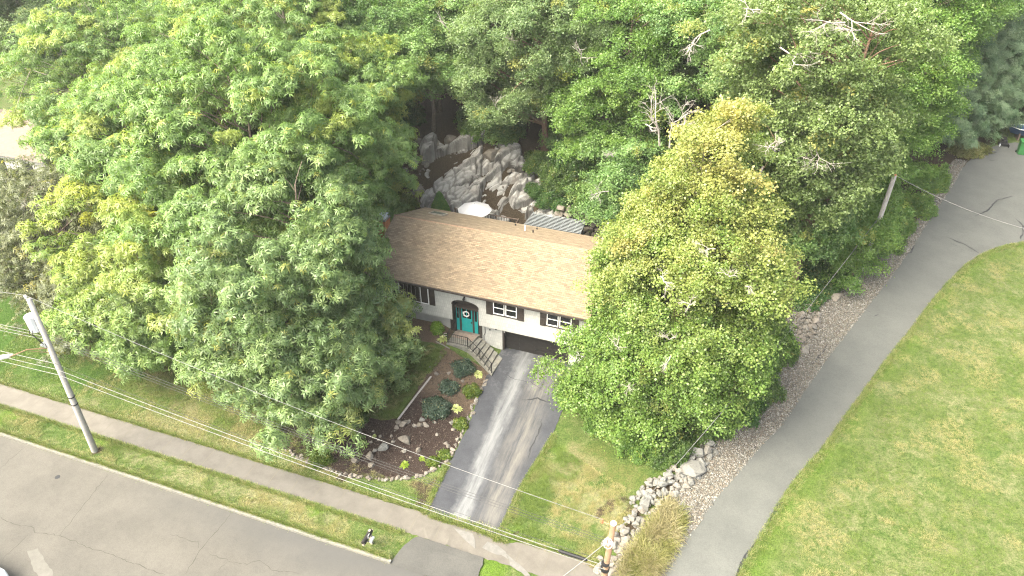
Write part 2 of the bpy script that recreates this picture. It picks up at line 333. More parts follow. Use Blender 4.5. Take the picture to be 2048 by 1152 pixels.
# ------------------------------------------------------------------ mesh helpers
class MB:
    def __init__(s): s.v = []; s.f = []; s.uv = []
    def quad(s, pts, uvs=None):
        b = len(s.v); s.v += [tuple(p) for p in pts]; s.f.append(tuple(range(b, b + len(pts))))
        if uvs is None:
            n = (Vector(pts[1]) - Vector(pts[0])).cross(Vector(pts[2]) - Vector(pts[1]))
            a = [abs(n.x), abs(n.y), abs(n.z)]; k = a.index(max(a))
            uvs = [((p[1], p[2]) if k == 0 else (p[0], p[2]) if k == 1 else (p[0], p[1])) for p in pts]
        s.uv += uvs
    def box(s, x0, x1, y0, y1, z0, z1):
        q = s.quad
        q([(x0, y0, z0), (x1, y0, z0), (x1, y0, z1), (x0, y0, z1)]); q([(x1, y1, z0), (x0, y1, z0), (x0, y1, z1), (x1, y1, z1)])
        q([(x1, y0, z0), (x1, y1, z0), (x1, y1, z1), (x1, y0, z1)]); q([(x0, y1, z0), (x0, y0, z0), (x0, y0, z1), (x0, y1, z1)])
        q([(x0, y0, z1), (x1, y0, z1), (x1, y1, z1), (x0, y1, z1)]); q([(x0, y1, z0), (x1, y1, z0), (x1, y0, z0), (x0, y0, z0)])
        return s
    def prism(s, poly, z0, z1):      # poly CCW in xy
        n = len(poly)
        for i in range(n):
            a, b = poly[i], poly[(i + 1) % n]
            s.quad([(a[0], a[1], z0), (b[0], b[1], z0), (b[0], b[1], z1), (a[0], a[1], z1)])
        s.quad([(p[0], p[1], z1) for p in poly]); s.quad([(p[0], p[1], z0) for p in reversed(poly)])
        return s
    def prism_y(s, poly, y0, y1):    # poly in xz, CCW seen from -y
        n = len(poly)
        for i in range(n):
            a, b = poly[i], poly[(i + 1) % n]
            s.quad([(a[0], y0, a[1]), (a[0], y1, a[1]), (b[0], y1, b[1]), (b[0], y0, b[1])])
        s.quad([(p[0], y0, p[1]) for p in poly]); s.quad([(p[0], y1, p[1]) for p in reversed(poly)])
        return s
    def tube(s, pts, radii, n=6, cap=True):
        pts = [Vector(p) for p in pts]
        if isinstance(radii, (int, float)): radii = [radii] * len(pts)
        rings = []; ref = Vector((0, 0, 1))
        for i, p in enumerate(pts):
            d = (pts[min(i + 1, len(pts) - 1)] - pts[max(i - 1, 0)])
            d = d.normalized() if d.length > 1e-9 else Vector((0, 0, 1))
            r_ = ref if abs(d.dot(ref)) < .95 else Vector((1, 0, 0))
            a = d.cross(r_).normalized(); b = d.cross(a)
            base = len(s.v)
            for k in range(n):
                w = 2 * math.pi * k / n
                s.v.append(tuple(p + (a * math.cos(w) + b * math.sin(w)) * radii[i]))
            rings.append(base)
        for i in range(len(rings) - 1):
            for k in range(n):
                k2 = (k + 1) % n
                s.f.append((rings[i] + k, rings[i] + k2, rings[i + 1] + k2, rings[i + 1] + k)); s.uv += [(0, 0)] * 4
        if cap:
            s.f.append(tuple(rings[0] + k for k in reversed(range(n)))); s.uv += [(0, 0)] * n
            s.f.append(tuple(rings[-1] + k for k in range(n))); s.uv += [(0, 0)] * n
        return s
def link(o, parent=None):
    col.objects.link(o)
    if parent is not None: o.parent = parent
    return o
def obj(name, mb, material, parent=None, origin=None, smooth=False):
    """one mesh object; vertices are given in world space, the origin is the parent's (or the given) location"""
    if origin is None: origin = parent_world(parent) if parent is not None else (0, 0, 0)
    me = bpy.data.meshes.new(name)
    o = np.array(origin, float)
    v = np.array(mb.v, float) - o
    me.from_pydata(v.tolist(), [], mb.f)
    if len(mb.uv) == sum(len(f) for f in mb.f):
        uvl = me.uv_layers.new(name='UVMap'); uvl.data.foreach_set('uv', np.array(mb.uv, 'f').ravel())
    me.materials.append(material)
    if smooth: me.polygons.foreach_set('use_smooth', [True] * len(me.polygons))
    me.validate(); me.update()
    ob = bpy.data.objects.new(name, me)
    if parent is None: ob.location = origin
    elif parent.type == 'MESH': ob.location = (0, 0, 0)
    link(ob, parent)
    WPOS[ob.name] = tuple(origin)
    return ob
WPOS = {}
def parent_world(p): return WPOS.get(p.name, (0, 0, 0))
def tag(o, label, cat, group=None, kind=None):
    if label: o['label'] = label
    if cat: o['category'] = cat
    if group: o['group'] = group
    if kind: o['kind'] = kind
    return o
def struct(o): o['kind'] = 'structure'; return o
def thing(name, label, cat, loc=(0, 0, 0), group=None):
    o = bpy.data.objects.new(name, None); o.location = loc; o.empty_display_size = .3; link(o)
    WPOS[o.name] = tuple(loc); return tag(o, label, cat, group)
def fastmesh(name, V, Q, material, attrs=None, parent=None, origin=(0, 0, 0), k=4):
    """numpy mesh of k-gons; attrs: per-face floats"""
    me = bpy.data.meshes.new(name); nf = len(Q)
    me.vertices.add(len(V)); me.vertices.foreach_set('co', (V - np.array(origin)).astype('f').ravel())
    me.loops.add(nf * k); me.loops.foreach_set('vertex_index', Q.astype('i').ravel())
    me.polygons.add(nf); me.polygons.foreach_set('loop_start', np.arange(0, nf * k, k, dtype='i'))
    me.update(calc_edges=True)
    for a, val in (attrs or {}).items():
        at = me.attributes.new(a, 'FLOAT', 'FACE'); at.data.foreach_set('value', np.clip(val, 0, 1).astype('f'))
    me.materials.append(material)
    ob = bpy.data.objects.new(name, me)
    if parent is None: ob.location = origin
    link(ob, parent); WPOS[ob.name] = tuple(origin)
    return ob
def frames(axis, rng=rng):
    """random rotation matrices whose z column is axis"""
    n = len(axis); a = axis / np.linalg.norm(axis, axis=1)[:, None]
    t = rng.normal(size=(n, 3)); x = np.cross(t, a); x /= np.linalg.norm(x, axis=1)[:, None] + 1e-9
    y = np.cross(a, x); return np.stack([x, y, a], axis=2)
def scatter(tmpl, pos, rot, scl):
    """tmpl (m,4,3) quads -> V,Q, and per-face instance index"""
    n, m = len(pos), len(tmpl); tv = tmpl.reshape(-1, 3)
    V = np.einsum('nij,kj->nki', rot, tv) * np.asarray(scl)[:, None, None] + pos[:, None, :]
    V = V.reshape(-1, 3); Q = np.arange(n * m * 4).reshape(-1, 4)
    return V, Q, np.repeat(np.arange(n), m)

# leaf templates ----------------------------------------------------
def leaflet(L_, w, droop, ang, up=0.0, r0=0.02):
    c, s = math.cos(ang), math.sin(ang)
    pts = [(r0, 0, 0), (r0 + L_ * .5, w / 2, up * .6), (r0 + L_, 0, up - droop), (r0 + L_ * .5, -w / 2, up * .6)]
    return [(p[0] * c - p[1] * s, p[0] * s + p[1] * c, p[2]) for p in pts]
def rosette(n, L_, w, droop, seed):
    r = random.Random(seed)
    return np.array([leaflet(L_ * r.uniform(.7, 1.15), w * r.uniform(.8, 1.2), droop * r.uniform(.4, 1.6), 2 * math.pi * (i + r.uniform(-.25, .25)) / n, r.uniform(-.02, .08)) for i in range(n)])
def cluster(n, spread, size, seed, flat=.5):
    r = random.Random(seed); out = []
    for i in range(n):
        a = Vector((r.gauss(0, 1), r.gauss(0, 1), r.gauss(0, .5))) * spread
        nn = Vector((r.gauss(0, flat), r.gauss(0, flat), 1)).normalized(); x = nn.orthogonal().normalized()
        x.rotate(Matrix.Rotation(r.uniform(0, 6.28), 3, nn)); y = nn.cross(x); s = size * r.uniform(.7, 1.3)
        out.append([tuple(a - x * s * .5), tuple(a + y * s * .42 + nn * s * .1), tuple(a + x * s * .55 - nn * s * .12), tuple(a - y * s * .42 + nn * s * .1)])
    return np.array(out)
TM = {
 'hickory': [rosette(7, .29, .078, .13, s) for s in (1, 2, 3)],
 'maple': [cluster(11, .15, .115, s, .6) for s in (4, 5, 6)],
 'oak': [cluster(9, .15, .13, s, .8) for s in (7, 8, 9)],
 'pine': [rosette(9, .32, .04, .03, s) for s in (10, 11)],
 'small': [cluster(6, .06, .085, s, .9) for s in (12, 13)],
}

HX0, HX1, HY0, HY1 = -9.75, 6.2, -0.9, 9.2
def in_house(p, m=0.3):
    porch = (p[:, 0] > -5.2) & (p[:, 0] < 6.5) & (p[:, 1] > -4.6) & (p[:, 1] < 1) & (p[:, 2] > 2.4)      # open air kept clear in front of the windows
    return porch | (p[:, 0] > HX0 - m) & (p[:, 0] < HX1 + m) & (p[:, 1] > HY0 - m) & (p[:, 1] < HY1 + m) & (p[:, 2] < 6.9 + m)

def crown_mesh(name, parent, base, lobes, kind, lmat, seed, density=1.0, bough=1.25, leaf=1.0, hfun=None, flat=.55, gap=.0):
    """foliage of one tree: boughs spread over the lobes' shells, sub-clumps on each bough, leaf clusters on each clump"""
    r = np.random.default_rng(seed); bs = []; outs = []
    zmin = min(l[2] - l[5] for l in lobes); zmax = max(l[2] + l[5] for l in lobes)
    for (cx, cy, cz, rx, ry, rz) in lobes:
        area = 4 * math.pi * (((rx * ry) ** 1.6 + (rx * rz) ** 1.6 + (ry * rz) ** 1.6) / 3) ** (1 / 1.6)
        n = int(area / (bough * bough) * 1.05)
        d = r.normal(size=(n, 3)); d /= np.linalg.norm(d, axis=1)[:, None]
        lump = 1 + .13 * np.sin(3 * d[:, 0] + seed) + .13 * np.sin(4 * d[:, 1] + 2 * d[:, 2] + seed * 1.7) + .10 * np.sin(6 * d[:, 2] + 5 * d[:, 0] + seed * .6)
        fr = np.where(r.random(n) < .72, r.uniform(.88, 1.05, n), r.uniform(.45, .88, n)) * lump
        p = np.array([cx, cy, cz]) + d * fr[:, None] * np.array([rx, ry, rz])
        bs.append(p); o = d / np.array([rx, ry, rz]); outs.append(o / np.linalg.norm(o, axis=1)[:, None])
    B = np.concatenate(bs); O = np.concatenate(outs)
    bw = B + np.array(base)
    keep = np.ones(len(B), bool)
    for (cx, cy, cz, rx, ry, rz) in lobes:      # drop boughs deep inside another lobe
        q = (B - np.array([cx, cy, cz])) / np.array([rx, ry, rz]); keep &= (np.linalg.norm(q, axis=1) > .42)
    keep &= bw[:, 2] > H(bw[:, 0], bw[:, 1]) + .5
    keep &= ~in_house(bw, .7)
    if gap: keep &= r.random(len(B)) > gap
    B, O, bw = B[keep], O[keep], bw[keep]
    nb = len(B); bsz = bough * r.uniform(.7, 1.3, nb); bh = r.normal(0, .5, nb)
    # sub-clumps
    ns = 7; Cc = []; Ci = []
    up = np.array([0, 0, 1.0])
    for k in range(ns):
        d = r.normal(size=(nb, 3)); d[:, 2] = np.abs(d[:, 2]) * .8 - .25
        d /= np.linalg.norm(d, axis=1)[:, None]
        d = d + O * .45
        off = d * (bsz * r.uniform(.55, .95, nb))[:, None]; off[:, 2] *= flat
        off[:, 2] -= .12 * (off[:, 0] ** 2 + off[:, 1] ** 2)        # sprays droop at the rim
        Cc.append(B + off); Ci.append(np.arange(nb))
    Cc = np.concatenate(Cc); Ci = np.concatenate(Ci); nc = len(Cc)
    csz = .42 * bsz[Ci] * r.uniform(.7, 1.3, nc); chh = r.normal(0, .35, nc)
    tm = TM[kind]; per = {'hickory': 12, 'maple': 13, 'oak': 11, 'pine': 12, 'small': 20}[kind] * density
    cnt = r.poisson(per * (csz / .5) ** 2)
    idx = np.repeat(np.arange(nc), cnt); n = len(idx)
    d = r.normal(size=(n, 3)); d[:, 2] = d[:, 2] * .7 + .25; d /= np.linalg.norm(d, axis=1)[:, None]
    rad = csz[idx] * r.uniform(.5, 1.15, n)
    P = Cc[idx] + d * rad[:, None] * np.array([1, 1, .62])
    ax = d * .55 + O[Ci[idx]] * .35 + up * (.75 if kind != 'hickory' else .6) + r.normal(0, .28, (n, 3))
    Pw = P + np.array(base); ok = (~in_house(Pw, .25)) & (Pw[:, 2] > H(Pw[:, 0], Pw[:, 1]) + .08)
    P, ax, idx, Pw = P[ok], ax[ok], idx[ok], Pw[ok]; n = len(P)
    rot = frames(ax, r); scl = r.uniform(.75, 1.25, n) * leaf
    v = .5 + .16 * bh[Ci[idx]] + .22 * chh[idx] + r.normal(0, .17, n)
    h = hfun(Pw, Ci[idx], r) if hfun else np.where(r.random(nc)[idx] < .03, r.uniform(.3, .9, n), 0)
    which = r.integers(0, len(tm), n); VV = []; QQ = []; av = []; ah = []; off = 0
    for w in range(len(tm)):
        s = which == w
        V, Q, ii = scatter(tm[w], P[s], rot[s], scl[s])
        VV.append(V); QQ.append(Q + off); off += len(V)
        av.append(v[s][ii] + r.normal(0, .07, len(ii))); ah.append(h[s][ii])
    ob = fastmesh(name, np.concatenate(VV), np.concatenate(QQ), lmat, {'v': np.concatenate(av), 'h': np.concatenate(ah)}, parent)
    return ob, B, O
NL = [0]
def bend(a, b, sag, r, n=4):
    a = Vector(a); b = Vector(b); out = []
    side = Vector((r.uniform(-1, 1), r.uniform(-1, 1), 0)) * (b - a).length * .07
    for i in range(n + 1):
        t = i / n; p = a.lerp(b, t) + side * math.sin(math.pi * t) + Vector((0, 0, sag * math.sin(math.pi * t))); out.append(p)
    return out
def tree(name, label, x, y, h, lobes, kind, lmat, bark, seed, cat='tree', group=None, z=None, tr=.28, lean=(0, 0), density=1.0, bough=1.25, leaf=1.0,
         hfun=None, flat=.55, gap=0.0, fork=0, nbranch=1.0, inst=False):
    z = float(H(x, y)) - .1 if z is None else z
    t = thing(name, label, cat, (x, y, z), group)
    crown, B, O = crown_mesh('crown', t, (x, y, z) if not inst else (x, y, z), lobes, kind, lmat, seed, density, bough, leaf, hfun, flat, gap)
    r = random.Random(seed); mb = MB()
    top = Vector((lean[0], lean[1], h * .93)); n = 9
    tp = [Vector((top.x * (i / n) ** 1.3 + math.sin(i * 1.3 + seed) * .10, top.y * (i / n) ** 1.3 + math.cos(i * 1.1 + seed) * .10, h * .93 * i / n - (.3 if i == 0 else 0))) for i in range(n + 1)]
    rr = [tr * (1.35 if i == 0 else 1.0) * (1 - .86 * (i / n)) for i in range(n + 1)]
    mb.tube(tp, rr, 9)
    def trunk_at(zz):
        f = max(0, min(.999, zz / (h * .93))) * n; i = int(f); return tp[i].lerp(tp[i + 1], f - i), rr[i] + (rr[i + 1] - rr[i]) * (f - i)
    for k in range(fork):
        a, ra = trunk_at(h * r.uniform(.12, .25)); w = r.uniform(0, 6.28)
        b = Vector((math.cos(w) * h * .2, math.sin(w) * h * .2, h * r.uniform(.75, .9)))
        pp = bend(a, b, 0, r, 6); mb.tube(pp, [ra * .75 * (1 - .8 * i / 6) for i in range(7)], 7)
    nodes = []
    for i in range(len(B)):
        if r.random() > nbranch: continue
        p = Vector(B[i]); hd = math.hypot(p.x, p.y)
        za = max(h * .16, p.z - hd * r.uniform(.45, .85)); a, ra = trunk_at(za)
        if nodes and r.random() < .75:      # grow off an existing limb when one is near
            best = min(nodes, key=lambda q: (q[0] - p).length)
            if (best[0] - p).length < (a - p).length * .75: a, ra = best
        r0 = min(ra * .6, .03 + .016 * (p - a).length)
        pp = bend(a, p, (p - a).length * r.uniform(-.02, .1), r)
        mb.tube(pp, [r0 + (.014 - r0) * j / 4 for j in range(5)], 5, cap=False)
        nodes.append((pp[2], r0 * .8)); nodes.append((pp[3], r0 * .6))
    obj('trunk', mb, bark, t, origin=(0, 0, 0), smooth=True)
    return t
def copy_tree(o, loc, rz, sc, label, group):
    c = o.copy(); col.objects.link(c); c.location = loc; c.rotation_euler = (0, 0, rz); c.scale = (sc, sc, sc)
    if label: c['label'] = label
    if group: c['group'] = group
    for ch in list(o.children):
        d = ch.copy(); col.objects.link(d); d.parent = c
    return c
def twigs(name, parent, root, direction, size, mt, seed, levels=4, nb=3):
    """leafless branching twigs"""
    r = random.Random(seed); mb = MB()
    def grow(p, d, l, rad, lev):
        q = p + d * l * .5 + Vector((r.gauss(0, .06), r.gauss(0, .06), r.gauss(0, .04))) * l; e = p + d * l
        mb.tube([p, q, e], [rad, rad * .8, rad * .55], 4, cap=False)
        if lev <= 0: return
        for k in range(nb if lev > 1 else 2):
            nd = (d + Vector((r.gauss(0, .55), r.gauss(0, .55), r.gauss(0, .35)))).normalized()
            grow(p.lerp(e, r.uniform(.45, 1)), nd, l * r.uniform(.5, .8), rad * .55, lev - 1)
    grow(Vector(root), Vector(direction).normalized(), size, .045 * size ** .5, levels)
    return obj(name, mb, mt, parent, origin=(0, 0, 0) if parent else None)
def ordw(n):
    u = ['', 'first', 'second', 'third', 'fourth', 'fifth', 'sixth', 'seventh', 'eighth', 'ninth', 'tenth', 'eleventh', 'twelfth', 'thirteenth', 'fourteenth', 'fifteenth', 'sixteenth', 'seventeenth', 'eighteenth', 'nineteenth']
    if n < 20: return u[n]
    tens = ['', '', 'twent', 'thirt', 'fort', 'fift', 'sixt', 'sevent', 'eight', 'ninet']
    t, r = divmod(n, 10)
    if n >= 100: return str(n) + 'th'
    return tens[t] + 'ieth' if r == 0 else tens[t] + 'y ' + u[r]
def px_of(x, y, z):
    d = np.array([x, y, z]) - CAM; c, s = math.cos(YAW), math.sin(YAW); Rr = d[0] * c + d[1] * s; F = -d[0] * s + d[1] * c
    dep = F * math.cos(PIT) - d[2] * math.sin(PIT); up = F * math.sin(PIT) + d[2] * math.cos(PIT); return 1024 + FPX * Rr / dep, 576 - FPX * up / dep
# ------------------------------------------------------------------ ground sheet
def axis(fa, fb, step, far_a, far_b, extra=()):
    a = list(np.arange(fa, fb + 1e-6, step)); s = step; v = fa
    while v > far_a: s *= 1.35; v -= s; a.append(v)
    s = step; v = fb
    while v < far_b: s *= 1.35; v += s; a.append(v)
    return np.array(sorted(a + list(extra)))
gx = axis(-34, 46, .3, -420, 420); gy_ = axis(-26, 34, .3, -300, 520, (-16.9, -16.845))
XX, YY = np.meshgrid(gx, gy_); ZZ = H(XX, YY)
gv = np.stack([XX.ravel(), YY.ravel(), ZZ.ravel()], 1); nx, ny = len(gx), len(gy_)
ii = (np.arange(ny - 1)[:, None] * nx + np.arange(nx - 1)[None, :]).ravel()
gq = np.stack([ii, ii + 1, ii + nx + 1, ii + nx], 1)
ground = fastmesh('ground', gv, gq, M['ground']); struct(ground)
ground.data.polygons.foreach_set('use_smooth', np.ones(len(gq), bool))
X_, Y_ = gv[:, 0], gv[:, 1]
def blob(*pts):
    o = np.zeros(len(gv))
    for px, py, r_ in pts:
        cx, cy = G(px, py); d = np.hypot(X_ - cx, Y_ - cy) + 1.2 * (vnoise(X_, Y_, 1.1, 5) - .5) + .8 * (vnoise(X_, Y_, .5, 9) - .5)
        o = np.maximum(o, 1 - sst((d - r_ * .6) / (r_ * .7)))
    return o
RR = [G(*q) for q in [(1440, 1210), (1473, 1152), (1520, 1070), (1559, 1002), (1600, 945), (1641, 900), (1680, 845), (1720, 790), (1775, 715), (1827, 651), (1858, 608), (1890, 570), (1930, 530), (1962, 509), (1990, 497), (2020, 489), (2060, 482), (2200, 478)]]
RRx = np.array([p[0] for p in RR]); RRy = np.array([p[1] for p in RR])
dR = X_ - np.interp(Y_, RRy, RRx)                    # >0: on the right-hand lawn
dright = (dR > 0) & (Y_ < RRy[-1] + 2)
at_gold = blob((350, 750, 3), (420, 790, 3), (800, 770, 3), (850, 720, 1.5), (760, 800, 2), (1180, 925, 1.8), (1240, 960, 1.4), (480, 850, 2), (640, 940, 1.6), (1580, 600, 1.2), (560, 700, 4))
at_lush = blob((30, 560, 5), (60, 650, 4), (120, 720, 2.2), (200, 740, 2), (160, 690, 2), (1085, 1005, .9), (1195, 965, .5), (90, 830, 1), (60, 600, 4), (-60, 700, 6), (1090, 1000, .7))
at_bright = blob((230, 880, .8), (330, 905, .7), (640, 1010, .5), (150, 850, .6), (1110, 900, .7), (1060, 1000, .4), (1010, 1085, .6), (1060, 1110, .5), (980, 1140, .7), (20, 830, 1), (760, 1100, .35), (300, 900, .5), (1190, 960, .35), (970, 1075, .4))
at_bright = np.maximum(at_bright, np.where(dright, (1 - sst((dR - .3) / 1.6)) * (vnoise(X_, Y_, 1.3, 4) > .3), 0) * .9)
at_dry = blob((330, 870, 3), (420, 920, 3), (160, 830, 1.2), (560, 990, 3), (740, 1120, 1.2), (1150, 930, 1.8), (1130, 960, 1.5), (1200, 1010, 1.6), (480, 960, 2), (620, 1040, 2.5))
at_dry = np.maximum(at_dry, np.where(dright, .55, .35))
d_ = roadL(Y_) - X_
at_dirt_shade = sst((Y_ - np.where(X_ > 6, 8.5, 12.5)) / 1.5) * (d_ > -.5) + sst((Y_ - 1) / 2) * (X_ > 6.2) * (d_ > 0) * .6
at_dirt_shade = np.maximum(at_dirt_shade, blob((1010, 1090, .25), (880, 970, .5), (850, 985, .6), (1215, 1010, .5), (700, 960, .5), (310, 720, .8), (1350, 930, 1), (1260, 985, .5), (1400, 850, 3), (190, 905, .35), (1240, 1080, .5), (1275, 1035, .6), (1310, 985, .8), (1345, 960, .8), (1385, 930, .7), (1220, 1125, .5)) * .75)  # rubble wall blobs: dirt that also paints the dark gaps between stones
at_dirt_shade = np.where(X_ < -32, at_dirt_shade * .4, at_dirt_shade)
for nme, val in (('gold', at_gold), ('lush', at_lush), ('bright', at_bright), ('dry', at_dry), ('dirt', at_dirt_shade)):
    a_ = ground.data.attributes.new(nme, 'FLOAT', 'POINT'); a_.data.foreach_set('value', np.clip(val, 0, 1).astype('f'))

def dense(poly, step, jit, r, closed=True):
    out = []; n = len(poly)
    for i in range(n if closed else n - 1):
        a, b = Vector(poly[i][:2]), Vector(poly[(i + 1) % n][:2]); k = max(1, int((b - a).length / step))
        for j in range(k):
            p = a.lerp(b, j / k)
            out.append((p.x + r.gauss(0, jit), p.y + r.gauss(0, jit)))
    if not closed: out.append(tuple(poly[-1][:2]))
    return out
def drape(name, poly, off, material, step=.4, jit=0.0, zf=None, seed=1):
    r = random.Random(seed); zf = zf or (lambda x, y: H(x, y))
    b = dense(poly, step if jit == 0 else .22, jit, r); nb_ = len(b)
    P = np.array(b); x0, y0 = P.min(0); x1, y1 = P.max(0)
    st = step * 1.5
    def inside(px, py):
        c = False; j = nb_ - 1
        for i in range(nb_):
            if (b[i][1] > py) != (b[j][1] > py) and px < (b[j][0] - b[i][0]) * (py - b[i][1]) / (b[j][1] - b[i][1]) + b[i][0]: c = not c
            j = i
        return c
    pts = [Vector(p) for p in b]
    y = y0 + st * .5
    while y < y1:
        x = x0 + st * .5
        while x < x1:
            if inside(x, y) and np.min(np.hypot(P[:, 0] - x, P[:, 1] - y)) > st * .35: pts.append(Vector((x, y)))
            x += st
        y += st
    v, e, f, *_ = delaunay_2d_cdt(pts, [], [list(range(nb_))], 1, 1e-5)
    xs = np.array([p.x for p in v]); ys = np.array([p.y for p in v]); zs = zf(xs, ys) + off
    me = bpy.data.meshes.new(name); me.from_pydata(np.stack([xs, ys, zs], 1).tolist(), [], [list(t_) for t_ in f])
    me.materials.append(material); me.update()
    o = bpy.data.objects.new(name, me); link(o)
    if sum(p.normal.z for p in me.polygons) < 0: me.flip_normals()
    return struct(o)
def ribbon(mb, pts, w, off, zf=H, jit=.03, seed=1, taper=True):
    r = random.Random(seed); p = dense(pts, .18, 0, r, False)
    p = [(a + r.gauss(0, jit), b + r.gauss(0, jit)) for a, b in p]; L_, R_ = [], []
    for i, q in enumerate(p):
        a = p[max(0, i - 1)]; b = p[min(len(p) - 1, i + 1)]; d = Vector((b[0] - a[0], b[1] - a[1])); d = d.normalized() if d.length else Vector((1, 0))
        ww = w * r.uniform(.5, 1.3) * (min(1, .25 + min(i, len(p) - 1 - i) / 4) if taper else 1) / 2
        for s_, lst in ((1, L_), (-1, R_)):
            x, y = q[0] - d.y * ww * s_, q[1] + d.x * ww * s_; lst.append((x, y, float(zf(x, y)) + off))
    for i in range(len(p) - 1): mb.quad([R_[i], R_[i + 1], L_[i + 1], L_[i]])

ZST = -0.95
street_z = lambda x, y: np.zeros_like(np.asarray(x, float)) + ZST
o = obj('street', MB().box(-160, 160, -60, -17.0, -1.4, ZST), M['street']); struct(o)
# sidewalk, private driveway and its apron, neighbour's lane
drape('sidewalk', [(-60, -15.06), (-6, -15.1), (1.2, -15.1), (3.0, -15.15), (5.1, -15.15), (7.5, -15.2), (14.5, -15.2), (14.2, -13.9), (10, -13.65), (6.2, -13.6), (5.3, -13.9), (4.7, -13.72), (1, -13.66), (-6, -13.62), (-60, -13.6)], .03, M['walk'], 1.0, 0.028, seed=4)
drv = [G(*q) for q in [(1004, 716), (990, 742), (972, 752), (962, 780), (950, 815), (938, 850), (920, 885), (898, 930), (876, 975), (850, 1030)]]
drv_r = [G(*q) for q in [(987, 1082), (1010, 1040), (1030, 995), (1052, 955), (1078, 915), (1106, 868)]]
drive = [(4.7, .28), (.05, .28), (.04, -.02), (-0.05, -0.05), (-.1, -.9)] + drv[1:] + [(.6, -13.67), (4.4, -13.70)] + drv_r + [(5.5, -4.5), (5.6, -.02), (4.7, -.02)]
drape('driveway', drive, .035, M['drive'], .5, .02, seed=5)
drape('driveway_apron', [(.55, -15.13), (.25, -15.6), (-.05, -16.5), (-.1, -17.02), (4.6, -17.02), (4.4, -15.15)], .02, M['apron'], .4, .02, zf=lambda x, y: -0.77 - .17 * sst((-15.3 - np.asarray(y)) / 1.7), seed=6)
RLp = [G(*q) for q in [(1290, 1215), (1325, 1152), (1362, 1090), (1400, 1040), (1435, 990), (1470, 950), (1515, 897), (1562, 850), (1605, 785), (1650, 720), (1685, 675), (1720, 630), (1755, 585), (1790, 540), (1822, 495), (1850, 450), (1880, 405), (1905, 370), (1922, 338), (1945, 315), (1990, 292), (2030, 285), (2100, 300), (2200, 330)]]
lane = [(RLp[0][0] - 1, -16.8)] + RLp + list(reversed(RR)) + [(RR[0][0] - .2, -16.9)]
drape('lane', lane, .035, M['lane'], .8, .03, seed=7)
grav = [G(*q) for q in [(1215, 1152), (1240, 1100), (1290, 1040), (1345, 985), (1385, 930), (1425, 880), (1490, 815), (1540, 765), (1575, 700), (1570, 640), (1600, 610), (1650, 590), (1690, 560), (1735, 520), (1775, 480), (1820, 465), (1850, 410), (1880, 350), (1910, 318)]]
drape('gravel_verge', grav + [G(1935, 322), G(1918, 345)] + [(p[0] + .15, p[1]) for p in reversed(RLp[1:19])], .018, M['gravel'], .5, .05, seed=8)
bed = [G(*q) for q in [(560, 850), (556, 885), (600, 915), (660, 945), (720, 958), (785, 960), (845, 950), (890, 925), (912, 893), (925, 858), (945, 815), (962, 778), (985, 745), (965, 733), (925, 715), (893, 695), (882, 700), (858, 745), (832, 785), (798, 838), (770, 842), (735, 836), (690, 838), (620, 852)]]
drape('mulch_bed', bed, .022, M['mulch'], .35, .04, seed=9)
drape('foundation_mulch', [(-9.6, -.05), (-9.7, -1.5), (-6, -1.7), (-4.6, -1.6), (-3.62, -1.6), (-3.62, -.05)], .022, M['mulch'], .35, .03, seed=10)
o = obj('kerb', MB().box(-60, -.1, -17.0, -16.84, -1.3, -.785), M['old_concrete']); tag(o, 'long pale weathered concrete kerb between street and grass strip', 'kerb')
o = obj('kerb', MB().box(4.7, 12.5, -17.0, -16.8, -1.3, -.775), M['old_concrete']); tag(o, 'short concrete kerb right of the driveway apron', 'kerb')
# repairs, cracks and tar lines
M['pale_concrete'] = noisy('pale_concrete', (.115, .112, .105), (.155, .15, .14), 5, .9, .3, 40)
M['tar'] = mat('crack_filler', (.022, .023, .026), .6)
M['crack'] = mat('crack_dirt', (.055, .052, .045), .95)
def patch(px, off, m, seed, nm, jit=.02, zf=None): return drape(nm, [G(*q) for q in px], off, m, .3, jit, seed=seed, zf=zf)
patch([(908, 1058), (925, 1062), (945, 1068), (950, 1082), (952, 1098), (935, 1085), (920, 1070)], .040, M['pale_concrete'], 3, 'sidewalk_patch')
patch([(975, 1084), (995, 1092), (1012, 1104), (1016, 1120), (1002, 1112), (975, 1103), (965, 1095)], .040, M['pale_concrete'], 4, 'sidewalk_patch')
patch([(1012, 1106), (1024, 1116), (1050, 1140), (1062, 1152), (1050, 1153), (1020, 1130)], .040, M['pale_concrete'], 5, 'sidewalk_patch')
mb = MB()
def st(px, py): p = at_z(px, py, ZST); return (p[0], p[1])
for i, (pts, w) in enumerate([
    ([(215, 950), (160, 1020), (118, 1072)], .035), ([(-5, 1033), (30, 1050), (62, 1053), (72, 1065), (118, 1072), (180, 1095), (250, 1120), (330, 1150)], .035),
    ([(52, 893), (0, 937)], .03), ([(60, 1066), (30, 1095), (5, 1120)], .03), ([(463, 1025), (440, 1055), (400, 1100), (367, 1152)], .045), ([(400, 1100), (395, 1085), (372, 1080)], .03),
    ([(415, 1107), (455, 1122), (495, 1128), (520, 1120), (545, 1142), (605, 1145)], .03), ([(455, 1122), (430, 1150)], .025), ([(340, 1070), (395, 1085)], .025)]):
    ribbon(mb, [st(*q) for q in pts], w, .004, street_z, .03, i)
struct(obj('street_cracks', mb, M['crack']))
mb = MB()
